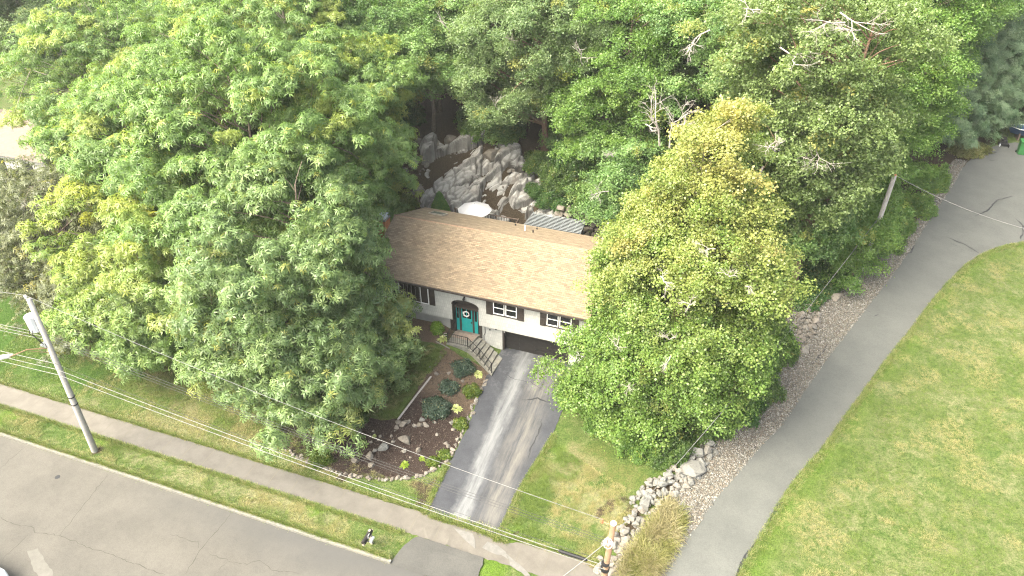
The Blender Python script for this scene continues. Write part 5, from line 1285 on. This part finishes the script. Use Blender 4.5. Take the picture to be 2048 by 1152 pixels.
for px, py, rx, rz_, lb, lm, n in [(873, 818, .85, .42, 'widest dark blue green sprawling shrub in the planting bed', 'azalea', 1500), (897, 776, .55, .32, 'dark blue green sprawling shrub above the widest one', 'azalea', 800), (925, 738, .72, .35, 'dark blue green sprawling shrub nearest the steps', 'azalea', 1100),
        (944, 786, .55, .45, 'upper mossy green mound shrub on the driveway edge', 'moss', 1200), (921, 850, .42, .38, 'lower mossy green mound shrub on the driveway edge', 'moss', 900), (867, 926, .35, .25, 'low mossy tuft at the right of the stone border', 'moss', 500), (890, 910, .4, .15, 'flat mossy tuft on the border beside the driveway', 'moss', 350),
        (642, 922, .6, .5, 'mossy green shrub below the hanging branches beside the border', 'moss', 1300), (548, 875, .6, .5, 'mossy green shrub at the left end of the stone border', 'moss', 1200), (875, 662, .38, .62, 'round bright green shrub against the dark foundation mulch', 'lime', 1400), (727, 838, .3, .3, 'small green tuft at the upper rim of the mulch bed', 'shrub', 400)]:
    x, y = G(px, py); foliage('shrub', lb, 'shrub', x, y, rx, rx * .9, rz_, n, SM, L[lm], int(px), 1.25 if lm == 'azalea' else .9)
x, y = at_z(881, 428, 2.2)[:2]; foliage('conical_spruce', 'dense cone shaped dwarf spruce behind the left end of the roof', 'conifer', x, y, .92, .92, 2.75, 9000, SM, L['spruce'], 5, 1.0, z=1.45, shape='cone', stem=False, upw=.4)
for px, py, rx, rz_, lb, lm, n, s_ in [(805, 412, 1.3, .9, 'broad leaved yellowish plants behind the chimney', 'moss', 1100, 2.4), (770, 405, 1.4, 1.4, 'green bush behind and left of the chimney', 'shrub', 1800, 1.8), (780, 350, 1.3, 1.0, 'green bush at the left foot of the bank', 'shrub', 2200, 1.8),
        (1075, 385, 1.0, .7, 'low green bush spilling over the lower rock shelf', 'ivy', 1800, 1.5), (1110, 405, 1.6, 1.1, 'green bush above the retaining wall', 'ivy', 2600, 1.6), (1085, 335, 1.7, 1.3, 'green bush on the bank right of the rock ledge', 'shrub', 3200, 1.8),
        (960, 268, 1.8, 1.4, 'bush with pale leaves on top of the rock ledge', 'bright', 3200, 1.8), (1015, 262, 1.6, 1.2, 'deep green low bush on top of the ledge at right', 'ivy', 3000, 1.5), (1130, 370, 1.8, 1.8, 'taller green bush left of the big maple', 'shrub', 3000, 1.8), (1170, 395, 1.6, 1.6, 'green bush between retaining wall and maple', 'shrub', 2400, 1.8), (815, 240, 1.6, 1.4, 'dark bush under the left forest trees', 'ivy', 2600, 1.8), (1155, 330, 2.2, 2.2, 'dark green bush beneath the forest maples', 'ivy', 3200, 1.9)]:
    x, y = G(px, py); foliage('bush', lb, 'bush', x, y, rx, rx * .85, rz_, int(n * .8), TM['maple'], L[lm], int(px) + 1, .45 * s_ , hv=.04)
# shrubs along the lane under the right trees
for i, (px, py, rx, rz_, lm, lb) in enumerate([(1215, 850, 1.3, 1.6, 'bright', 'bright bush at the driveway side foot of the maple'), (1275, 885, 1.6, 1.7, 'bright', 'rounded bush under the front of the maple'), (1340, 905, 1.5, 1.4, 'shrub', 'dark bush touching the upper rubble wall'), (1410, 850, 1.7, 1.7, 'shrub', 'bush behind the upper end of the rubble wall'),
        (1470, 820, 1.5, 1.3, 'ivy', 'low dark bush beside the gravel below the maple'), (1510, 780, 1.4, 1.5, 'shrub', 'dark bush at the gravel bend'), (1535, 700, 1.7, 2.2, 'shrub', 'bush bulging towards the lane from the maple'), (1150, 800, 1.1, 1.5, 'bright', 'bright bush overhanging the driveway edge'), (1500, 740, 1.8, 2.2, 'bright', 'leafy bush behind the gravel bend'),
        (1785, 465, 1.4, 1.6, 'bright', 'leafy bush overhanging the upper gravel'), (1760, 490, 1.7, 1.6, 'shrub', 'leafy bush left of the upper gravel'), (1705, 490, 1.3, 1.3, 'forest', 'dark bush above the ivy patch'), (1650, 495, 1.4, 1.4, 'forest', 'dark bush left of the ivy patch'), (1832, 425, 1.3, 1.6, 'bright', 'bright bush where the lane widens'), (1862, 375, 1.4, 1.9, 'bright', 'tall bright bush at the top bend of the lane'), (1935, 305, 1.8, 1.0, 'weeds', 'brown weedy bank at the top of the lane')]):
    x, y = G(px, py); foliage('bush', lb, 'bush', x, y, rx, rx * .9, rz_, int(1500 * rx * rz_ * .5), TM['maple'], L[lm], 300 + i, .72, hv=.03)

# ivy bank, dry weeds, pebbles, mulch chips, grass tufts: stuff nobody could count
def poly_pts(poly, n, r):
    P = np.array(poly); out = []
    x0, y0 = P.min(0); x1, y1 = P.max(0)
    while len(out) < n:
        q = np.stack([r.uniform(x0, x1, n), r.uniform(y0, y1, n)], 1); c = np.zeros(n, bool); j = len(P) - 1
        for i in range(len(P)):
            cond = ((P[i, 1] > q[:, 1]) != (P[j, 1] > q[:, 1])); xi = (P[j, 0] - P[i, 0]) * (q[:, 1] - P[i, 1]) / (P[j, 1] - P[i, 1] + 1e-12) + P[i, 0]
            c ^= cond & (q[:, 0] < xi); j = i
        out += q[c].tolist()
    return np.array(out[:n])
def stuff(name, label, cat, poly, n, tm, lmat, size, hgt, seed, hf=.0, upw=1.0, tilt=.4, hprob=.1):
    r = np.random.default_rng(seed); q = poly_pts(poly, n, r); z = H(q[:, 0], q[:, 1])
    p = np.stack([q[:, 0], q[:, 1], z + hgt * r.random(n) + hf], 1); ax = np.stack([r.normal(0, tilt, n), r.normal(0, tilt, n), np.full(n, upw)], 1)
    V, Q, i = scatter(tm, p, frames(ax, r), r.uniform(.6, 1.4, n) * size)
    o = fastmesh(name, V, Q, lmat, {'v': r.random(n)[i] * .9 + r.normal(0, .05, len(i)), 'h': np.where(r.random(n)[i] < hprob, .8, 0)}); return tag(o, label, cat, None, 'stuff')
ivy_p = [G(*q) for q in [(1600, 540), (1640, 505), (1700, 500), (1735, 520), (1720, 545), (1690, 570), (1670, 590), (1650, 600), (1630, 622), (1610, 625), (1592, 622), (1590, 580)]]
stuff('ivy', 'dense dark green ivy ground cover above the stone heap', 'ground cover', ivy_p, 9000, SM[0], L['ivy'], 1.5, .25, 3, .0)
peb = np.array([(x, y) for x in (-.5,) for y in (0,)])
oct_ = []
for k in range(4):
    a0 = k * math.pi / 2; a1 = a0 + math.pi / 2
    oct_.append([(0, 0, .5), (.55 * math.cos(a0), .5 * math.sin(a0), .1), (.55 * math.cos((a0 + a1) / 2), .5 * math.sin((a0 + a1) / 2), .0), (.55 * math.cos(a1), .5 * math.sin(a1), .1)])
oct_ = np.array(oct_)
gp = grav + [G(1935, 322), G(1918, 345)] + [(p[0] + .1, p[1]) for p in reversed(RLp[1:19])]
stuff('gravel', 'mixed tan and white gravel strip along the lane', 'gravel', gp, 34000, oct_, M['pebble'], .085, .03, 4, .015, tilt=.5, hprob=.25)
chip = np.array([[(-.5, -.12, 0), (.5, -.1, .05), (.5, .1, .08), (-.5, .12, .02)]])
stuff('mulch_chips', 'dark shredded bark mulch with scattered pale chips', 'mulch', bed, 9000, chip, M['chip'], .085, .03, 5, .03, tilt=.5, hprob=.05)
blade = np.array([leaflet(.16 * s, .012, 0, a, .13, .0) for a, s in ((0, 1), (1.3, .8), (2.4, 1.1), (3.6, .9), (4.9, 1))])
# grass tufts: dense only where lawn edges meet paving, plus rough patches
edges = []
def edge_pts(line, n, w, r):
    P = [Vector(p) for p in line]; Ls = [(P[i + 1] - P[i]).length for i in range(len(P) - 1)]; T = sum(Ls); out = []
    for _ in range(n):
        t_ = r.random() * T; i = 0
        while i < len(Ls) - 1 and t_ > Ls[i]: t_ -= Ls[i]; i += 1
        d = (P[i + 1] - P[i]).normalized(); p = P[i] + d * t_ + Vector((-d.y, d.x)) * abs(r.gauss(0, w)); out.append((p.x, p.y))
    return out
r7 = random.Random(77)
ep = edge_pts([(-34, -15.08), (-.2, -15.1)][::-1], 5000, .12, r7) + edge_pts([(-34, -16.80), (-.2, -16.80)], 6000, .10, r7) + edge_pts([(-.2, -16.82), (-34, -16.82)], 2500, .06, r7) + edge_pts([(-34, -13.6), (12, -13.62)], 7000, .14, r7)
ep += edge_pts(RR[:17], 7000, .25, r7) if False else edge_pts(list(reversed(RR[:17])), 7000, .22, r7)
ep += edge_pts([drv_r[i] for i in range(6)][::-1], 2500, .14, r7) + edge_pts([drv[i] for i in range(6, 10)][::-1] if False else [drv[9], drv[8], drv[7]], 900, .12, r7) + edge_pts([(5.3, -13.85), (3.2, -13.66), (.6, -13.7)], 1200, .06, r7)
ep = np.array(ep); ep = ep[~((ep[:, 0] > 0.0) & (ep[:, 0] < 4.6) & (ep[:, 1] < -15.0))]
rg = np.random.default_rng(5); n = len(ep); zz = H(ep[:, 0], ep[:, 1])
V, Q, i = scatter(blade, np.stack([ep[:, 0], ep[:, 1], zz + .0], 1), frames(np.stack([rg.normal(0, .3, n), rg.normal(0, .3, n), np.ones(n)], 1), rg), rg.uniform(.5, 1.3, n))
tag(fastmesh('edge_grass', V, Q, L['grass'], {'v': rg.random(n)[i], 'h': (rg.random(n)[i] < .25) * .7}), 'bright grass tufts along the paving edges', 'grass', None, 'stuff')
# lawn blades over the visible lawns (one object, uncountable)
lawns = [([G(1100, 880), G(1290, 1000), G(1215, 1090), G(1205, 1150), (9, -13.6), (5.0, -13.7), G(1030, 1010)], 30000), ([(-34, -15.1), (-34, -16.75), (-.2, -16.75), (.2, -15.15)], 22000),
         ([(-34, -13.5), (-34, -3), (-24, -3), (-14, -8), (-7.5, -11.4), (-2, -12.3), (.2, -11), (.3, -13.55)], 45000), ([G(860, 690), G(895, 705), G(855, 755), G(795, 835), G(720, 830), G(740, 760)], 12000), ([(p[0] + .1, p[1]) for p in RR[1:17]] + [(44, 24), (44, -16.5), (RR[1][0], -16.5)], 120000)]
for k, (pl_, n_) in enumerate(lawns):
    r_ = np.random.default_rng(50 + k); q = poly_pts(pl_, n_, r_); z = H(q[:, 0], q[:, 1])
    cl = vnoise(q[:, 0], q[:, 1], .45, 7) * .5 + vnoise(q[:, 0], q[:, 1], 1.9, 8) * .5
    keepg = r_.random(n_) < sst((cl - .30) / .35) * .9 + .08; q = q[keepg]; z = z[keepg]; cl = cl[keepg]; n_ = len(q)
    V, Q, i = scatter(blade, np.stack([q[:, 0], q[:, 1], z], 1), frames(np.stack([r_.normal(0, .35, n_), r_.normal(0, .35, n_), np.ones(n_)], 1), r_), r_.uniform(.45, 1.05, n_))
    dryp = .5 if k != 0 else .35
    hh_ = np.clip((vnoise(q[:, 0], q[:, 1], 1.2, 21) - .45) * 3, 0, .8) * (r_.random(n_) < .8)
    tag(fastmesh('lawn_grass', V, Q, L['grass'], {'v': (.2 + .6 * cl + r_.normal(0, .2, n_))[i], 'h': hh_[i]}), ['short patchy lawn right of the driveway', 'rough grass strip between kerb and sidewalk', 'front lawn left of the driveway under the big trees', 'golden lawn patch beside the planting bed', 'wide patchy lawn right of the lane'][k], 'grass', None, 'stuff')
wp = [G(*q) for q in [(1245, 1145), (1262, 1112), (1290, 1080), (1312, 1045), (1335, 1018), (1350, 1015), (1365, 1030), (1350, 1070), (1330, 1110), (1305, 1152), (1240, 1152)]]
long_ = np.array([leaflet(.55 * s, .018, .12, a, .25, .0) for a, s in ((0, 1), (.9, .7), (2.1, 1.1), (3.3, .9), (4.4, .8), (5.4, 1))])
rw = np.random.default_rng(8); q = poly_pts(wp, 5200, rw) + rw.normal(0, .14, (5200, 2)); hm = vnoise(q[:, 0], q[:, 1], .8, 31); q = q[(hm > .32) | (rw.random(len(q)) < .25)]; n = len(q); hm = vnoise(q[:, 0], q[:, 1], .8, 31)
V, Q, i = scatter(long_, np.stack([q[:, 0], q[:, 1], H(q[:, 0], q[:, 1]) + np.clip(hm - .3, 0, 1) * .7 * rw.random(n)], 1), frames(np.stack([rw.normal(0, .7, n), rw.normal(0, .7, n), np.ones(n)], 1), rw), rw.uniform(.5, 1.5, n))
tag(fastmesh('dry_weeds', V, Q, L['weeds'], {'v': (hm + rw.normal(0, .2, n))[i], 'h': (vnoise(q[:, 0], q[:, 1], .6, 33) > .5)[i] * .8}), 'tangle of yellow green dry weeds between rubble wall and lane', 'weeds', None, 'stuff')
x, y = G(1308, 1118); foliage('weed_clump', 'bright yellow green weed clump on the lane edge in the dry weeds', 'plant', x, y, .32, .32, .35, 500, SM, L['lime'], 71, 1.0)
# ------------------------------------------------------------------ trees
def ycrown(zlo, zhi, amt):
    def f(Pw, bi, r):
        nb = bi.max() + 1; br = r.random(nb)[bi]; t_ = np.clip((Pw[:, 2] - zlo) / (zhi - zlo), 0, 1)
        return np.clip(t_ * amt * (.35 + .9 * br) + (br > .93) * .35 + r.normal(0, .08, len(Pw)), 0, 1)
    return f
def speck(p, a=.42):
    def f(Pw, bi, r):
        nb = bi.max() + 1; br = r.random(nb)[bi]
        return np.where(br < p, r.uniform(.2, a, len(Pw)), np.where(r.random(len(Pw)) < .03, .5, 0))
    return f
# the two big front trees at left, and their neighbours
tree('hickory_tree', 'big dark green feathery leaved tree in front of the left end of the house', -10.8, -5.6, 15, [(-.2, -1.2, 8.4, 4.9, 4.9, 5.6), (2.8, -2.8, 4.5, 2.8, 2.6, 3.0), (4.7, -.1, 2.9, 1.6, 1.6, 1.7), (3.9, 2.2, 4.4, 1.2, 1.2, 1.4), (2.6, -4.8, 3.4, 2.4, 2.2, 2.5), (-1.5, -3.5, 5, 3, 2.6, 3.2)], 'hickory', L['hickory_dark'], M['bark'], 21, lean=(.6, -.3), hfun=speck(.05), density=.85)
tree('hickory_tree', 'tallest pale green feathery tree in the middle of the left tree group', -16.5, -1.0, 18.5, [(0, 0, 11.0, 6.8, 6.6, 7.4), (-1.5, -2.5, 6.5, 4.5, 4.0, 4.5)], 'hickory', L['hickory'], M['bark'], 22, hfun=speck(.10), density=.85)
tree('ash_tree', 'yellow tinted tree with low branches behind the grey utility pole', -22.2, -7.0, 11.5, [(0, 0, 6.6, 4.6, 4.4, 4.6), (.8, -1.6, 3.6, 3.2, 3.0, 2.6)], 'hickory', L['hickory'], M['bark'], 23, hfun=ycrown(4, 13, .55))
tree('hickory_tree', 'light green tree reaching behind the chimney', -16.4, 7.5, 17.0, [(0, 0, 10.0, 5.0, 5.2, 6.6), (-.5, -1.0, 5.0, 3.4, 3.2, 3.4)], 'hickory', L['hickory'], M['bark'], 24, hfun=speck(.10), density=.85)
tree('hickory_tree', 'wide sunlit tree at the left edge of the tree group', -27.5, 2.5, 16.0, [(0, 0, 9.4, 6.8, 6.4, 6.2)], 'hickory', L['hickory'], M['bark'], 25, hfun=speck(.16), density=.8)
tree('olive_tree', 'low greyish olive tree by the left edge near the neighbouring house', -32.5, -4.5, 8.5, [(0, 0, 6.2, 4.8, 4.6, 4.0), (2.4, -1.5, 3.4, 3.0, 2.8, 2.4), (-4, 1, 5, 4, 4, 3.6)], 'hickory', L['olive'], M['bark'], 26, density=.55, leaf=.85, gap=.12)
tree('olive_tree', 'small grey green tree tucked behind the top of the grey pole', -26.5, -8.8, 6.5, [(0, 0, 3.9, 3.0, 2.8, 2.6)], 'hickory', L['olive'], M['bark'], 36, density=.7, leaf=.8)
tree('hickory_tree', 'tall yellow green tree at the top left', -24.5, 15.5, 18.5, [(0, 0, 10.8, 6.8, 6.4, 7.0)], 'hickory', L['hickory'], M['pale_bark'], 27, hfun=speck(.25), density=.8, gap=.05)
tree('hickory_tree', 'broad yellow green tree in the upper left corner', -38.5, 10.5, 16.5, [(0, 0, 9.8, 7.6, 7.0, 6.4)], 'hickory', L['hickory'], M['pale_bark'], 28, hfun=speck(.22), density=.7, gap=.05)
# right front maple with yellowing top and dead twigs
mp = tree('maple_tree', 'large light green maple turning yellow at its top right of the house', 11.4, -1.2, 19.2, [(-.4, -.2, 7.6, 4.6, 4.7, 6.4), (-2.6, -2.8, 4.2, 2.9, 2.8, 3.4), (1.1, -1.2, 5.0, 2.8, 3.2, 3.8), (.6, .6, 14.4, 1.9, 2.1, 4.6), (-2.2, .6, 9.8, 2.2, 2.6, 3.8), (1.4, .4, 9.8, 2.1, 2.4, 3.8)], 'maple', L['maple'], M['pale_bark'], 31, tr=.34, hfun=ycrown(6.5, 19, .8), bough=1.1, fork=2)
mpz = gh(11.6, -1.2)
rt = random.Random(9)
for k, (px, py, dy_) in enumerate([(1350, 275, 1.5), (1385, 265, 1.8), (1330, 270, .8), (1300, 245, .5), (1545, 290, .5), (1440, 495, -4.6), (1460, 545, -4.8), (1330, 550, -5.2), (1400, 600, -5.4), (1240, 690, -6.0), (1345, 675, -6.0), (1270, 770, -6.2), (1225, 380, -2.6), (1500, 570, -4.2), (1350, 710, -6.2), (1280, 905, -4.2), (1235, 310, -1.6), (1560, 300, .2)]):
    q = Vector(at_y(px, py, -1.2 + dy_)) - Vector((11.6, -1.2, mpz - .1))
    top_ = k < 3
    twigs('bare_branch', mp, q - Vector((0, 0, .6 if top_ else .1)), (rt.uniform(-.25, .25), rt.uniform(-.3, .1), 1.0) if top_ else (rt.uniform(-1, 1), -1.0, rt.uniform(.0, .9)), 1.55 if top_ else .62, M['dead_wood'], 60 + k, 4, 3)
# tall oak, bright maples and pines at right
oak = tree('oak_tree', 'very tall pale leaved oak with bare reddish trunk showing', 18.6, 12.6, 20.5, [(-1.8, 0, 16.0, 5.2, 5.4, 4.8), (-3.0, -1.0, 11.5, 3.4, 3.2, 3.6), (.8, .5, 11.0, 2.4, 3.0, 4.0), (-.4, 2.2, 8.4, 2.8, 2.8, 4.4), (-2.2, 1.6, 5.8, 3.2, 2.6, 3.2)], 'oak', L['oak'], M['red_brown_bark'], 41, tr=.42, lean=(.5, 0), gap=.18, nbranch=1)
oz = gh(18.6, 12.6)
for k, (px, py, yy) in enumerate([(1680, 25, 8.5), (1720, 60, 8.5), (1690, 45, 8), (1560, 95, 8), (1630, 290, 9), (1590, 320, 9), (1420, 60, 9), (1520, 20, 9)]):
    q = Vector(at_y(px, py, yy)) - Vector((18.6, 12.6, oz - .1)); twigs('bare_branch', oak, q, (rt.uniform(-1, 1), -.7, rt.uniform(-.3, .6)), 1.25, M['dead_wood'], 90 + k, 4, 3)
tree('maple_tree', 'bright green maple bulging over the top of the lane', 22.4, 23.2, 15.5, [(0, 0, 9.8, 3.6, 3.8, 5.2), (1.0, -.5, 5.2, 2.6, 2.6, 3.4)], 'maple', L['bright'], M['bark'], 42, bough=1.2)
tree('maple_tree', 'short bright green maple in front of the old utility pole', *G(1690, 488), 5.6, [(0, 0, 3.2, 1.9, 1.9, 2.0), (1.2, .8, 2.4, 1.4, 1.4, 1.5)], 'maple', L['bright'], M['bark'], 43, bough=1.1)
tree('maple_tree', 'tall bright green maple filling the top right', 23.8, 29.0, 18.0, [(0, 0, 11.6, 4.2, 4.6, 6.6)], 'maple', L['bright'], M['bark'], 44, bough=1.3, leaf=1.1)
tree('maple_tree', 'dark green understorey tree between the front maple and the oak', *G(1560, 505), 9.0, [(0, 0, 5.0, 2.8, 2.8, 3.6), (1.8, .6, 3.2, 2.2, 2.2, 2.2)], 'oak', L['forest'], M['bark'], 45)
tree('maple_tree', 'young green tree on the bank left of the yellow topped maple', 5.6, 15.6, 8.0, [(0, 0, 4.8, 2.8, 2.6, 3.2), (-1.2, -.8, 2.8, 2.2, 2.0, 2.0)], 'maple', L['forest'], M['bark'], 46, tr=.16)
tree('maple_tree', 'low leafy tree covering the foot of the old utility pole', 23.2, 15.6, 4.6, [(0, 0, 2.6, 1.5, 1.4, 1.6)], 'maple', L['bright'], M['bark'], 47, tr=.12)
tree('maple_tree', 'shaded dark tree with pale trunk between the big left trees and the ledge', *G(788, 258), 12.0, [(0, 0, 7.6, 3.8, 3.6, 4.0), (1.8, -.4, 5.0, 2.0, 2.0, 2.0)], 'maple', L['forest'], M['pale_bark'], 48, tr=.3, gap=.1, flat=.42)
tree('maple_tree', 'tall shaded tree behind the rock ledge in the dark gap', *G(880, 222), 12.0, [(0, 0, 7.0, 3.4, 3.0, 4.4)], 'maple', L['forest'], M['bark'], 55, tr=.22, gap=.08, flat=.42)
tree('maple_tree', 'dark tree above the left rim of the rock ledge', *G(868, 262), 10.5, [(0, 0, 6.8, 3.2, 3.0, 3.4)], 'maple', L['forest'], M['bark'], 49, tr=.2, gap=.1, flat=.42)
# forest maples behind the house
F1 = tree('maple_tree', 'forest maple with forked trunk standing above the rock ledge', -3.4, 20.4, 16.0, [(-1.6, 0, 10.8, 4.9, 4.6, 4.6), (-3.6, -1.2, 7.0, 3.2, 2.8, 2.4), (2.8, 0, 8.6, 3.0, 2.8, 3.2), (1.0, .6, 13.2, 3.4, 3.4, 2.8)], 'maple', L['forest_pale'], M['red_brown_bark'], 51, tr=.30, fork=2, gap=.10, flat=.42, bough=1.3)
F2 = tree('maple_tree', 'mid green forest maple left of the yellow topped maple', 3.6, 19.6, 14.0, [(0, 0, 8.6, 4.2, 4.0, 5.0), (-2.0, -1.6, 4.8, 2.8, 2.6, 2.8)], 'maple', L['bright'], M['bark'], 52, gap=.06, flat=.45, bough=1.3)
F3 = tree('maple_tree', 'dark forest tree with pale trunk at the upper left of the bank', -12.0, 24.5, 16.0, [(0, 0, 10.4, 5.0, 4.8, 5.0), (2.4, -1.6, 6.8, 2.8, 2.6, 2.4)], 'maple', L['forest'], M['pale_bark'], 53, gap=.10, flat=.42, bough=1.35)
F4 = tree('maple_tree', 'shaded forest tree behind the yellow topped maple', 10.0, 19.5, 14.5, [(0, 0, 9.0, 4.4, 4.2, 4.8)], 'maple', L['forest'], M['bark'], 54, gap=.12, flat=.45, bough=1.35)
for k, (px, py, yy) in enumerate([(1030, 90, 16), (900, 65, 17), (1165, 130, 16), (1000, 225, 16)]):
    q = Vector(at_y(px, py, yy)) - Vector((-3.4, 20.4, gh(-3.4, 20.4) - .1)); twigs('bare_branch', F1, q, (-.3 * (k % 2), -.5, .8), 1.1, M['dead_wood'], 120 + k, 3, 3)
def pine(name, label, x, y, h, seed, r0):
    """conifer: whorled plumes of needles"""
    z = gh(x, y) - .1; r = np.random.default_rng(seed); t = thing(name, label, 'pine tree', (x, y, z), 'pines at the top right')
    C_ = []; O_ = []; zz = h * .12; mb = MB()
    while zz < h * .97:
        rad = r0 * (1 - (zz / h) ** 1.3) + .3; nb = int(7 + rad * 1.5)
        for k in range(nb):
            a = 6.283 * (k + r.random()) / nb; rl = rad * r.uniform(.75, 1.1)
            mb.tube([(0, 0, zz), (math.cos(a) * rl * .9, math.sin(a) * rl * .9, zz + .25)], [.035, .01], 4, cap=False)
            for f_ in np.arange(.35, 1.05, .45 / rl):
                for s_ in (-1, 0, 1):
                    C_.append((math.cos(a) * rl * f_ - math.sin(a) * s_ * .35 * f_, math.sin(a) * rl * f_ + math.cos(a) * s_ * .35 * f_, zz + .12 + .25 * f_ + r.normal(0, .08))); O_.append((math.cos(a), math.sin(a), .7))
        zz += .75
    C_ = np.array(C_); O_ = np.array(O_); n = len(C_); m = 9; idx = np.repeat(np.arange(n), m)
    P = C_[idx] + r.normal(0, .17, (n * m, 3)); ax = O_[idx] + r.normal(0, .5, (n * m, 3))
    V, Q, i = scatter(TM['pine'][0], P, frames(ax, r), r.uniform(.7, 1.2, n * m) * 1.05); hv = r.normal(0, .22, n)[idx]
    fastmesh('crown', V, Q, L['pine'], {'v': (.5 + hv)[i] + r.normal(0, .1, len(i)), 'h': np.zeros(len(i))}, t)
    mb.tube([(0, 0, -.2), (0, 0, h * .5), (0, 0, h)], [.26, .16, .03], 8); obj('trunk', mb, M['bark'], t, origin=(0, 0, 0)); return t
PN = pine('pine_tree', 'soft blue green pine nearest the lane turning circle', 35.5, 47.0, 13, 61, 4.4)
copy_tree(PN, (31.5, 42.0, gh(31.5, 42) - .1), 1.3, 1.05, 'slender pine rising behind the bright maple', 'pines at the top right')
copy_tree(PN, (41.5, 52.0, gh(41.5, 52) - .1), 2.6, 1.1, 'pine behind the stored boat at the right edge', 'pines at the top right')
copy_tree(PN, (37.0, 57.0, gh(37, 57) - .1), 4.1, 1.3, 'taller pine in the second row at the top right corner', 'pines at the top right')
copy_tree(PN, (46.5, 49.5, gh(46.5, 49.5) - .1), 5.1, 1.0, 'pine mostly outside the right edge', 'pines at the top right')
GF = 'forest trees further up the hill'
src = [F1, F2, F3, F4]; rf = random.Random(44)
hill_ = [(-20, 31, 1.1), (-6, 30, 1.15), (2.5, 29, 1.1), (9, 27, 1.15), (15.5, 25, 1.15), (-13, 37, 1.1), (-1, 39, 1.1), (8, 38, 1.15), (20, 36, 1.1), (28, 42, 1.1), (-28, 33, 1.1), (-38, 26, 1.1), (-22, 44, 1.1), (14, 46, 1.15), (24, 52, 1.2), (-34, 42, 1.1), (-50, 30, 1.1), (33, 60, 1.2), (-46, 46, 1.2), (-60, 36, 1.2), (46, 66, 1.3), (54, 60, 1.2), (-62, 22, 1.0)]
hill_.sort(key=lambda q: px_of(q[0], q[1], gh(q[0], q[1]) + 8)[0])
for k, (x, y, s) in enumerate(hill_):
    copy_tree(src[[0, 2, 3, 1, 2, 3, 0][k % 7]], (x, y, gh(x, y) - .15), rf.uniform(0, 6.28), s * rf.uniform(.9, 1.1), ordw(k + 1) + ' from the left of the dark green forest trees up the hill', GF)
# loose shrubs and saplings of the understorey
us = sorted([(rf.uniform(-16, 16), rf.uniform(20.6, 31)) for _ in range(26)] + [(8, 12.5), (9.5, 15), (6.5, 18), (12, 13.5)], key=lambda q: px_of(q[0], q[1], gh(*q))[0])
for i, (x, y) in enumerate(us):
    foliage('understorey_bush', ordw(i + 1) + ' from the left of the leafy bushes in the shaded forest understorey', 'bush', x, y, 1.6, 1.5, 1.7, 700, TM['maple'], L['forest'], 500 + i, .9, 'bushes of the forest understorey')
# low boughs where the front trees meet the ground behind the wires
for gname, txt in (('small loose stones in the mulch bed', 'from the left of the small loose stones in the mulch bed'), ('small stones on the bank', 'from the left of the small stones on the bank behind the house'), ('stones along the gravel edge', 'from the left of the stones half hidden along the gravel edge')):
    os_ = sorted([o for o in bpy.data.objects if o.get('group') == gname], key=lambda o: px_of(*o.location)[0])
    for i, o in enumerate(os_): o['label'] = ordw(i + 1) + ' ' + txt
print('objects', len(bpy.data.objects), 'polys', sum(len(m.polygons) for m in bpy.data.meshes))
if HAZE:
    hz = obj('haze', MB().box(-300, 300, -80, 300, -3, 60), None or bpy.data.materials.new('haze_air')); hz['kind'] = 'stuff'
    hm_ = hz.data.materials[0]; hm_.use_nodes = True; hn = hm_.node_tree; hn.nodes.remove(hn.nodes['Principled BSDF'])
    pv = hn.nodes.new('ShaderNodeVolumePrincipled'); pv.inputs['Color'].default_value = (.95, .96, .93, 1); pv.inputs['Density'].default_value = HAZE; pv.inputs['Anisotropy'].default_value = .2
    hn.links.new(pv.outputs[0], hn.nodes['Material Output'].inputs['Volume'])
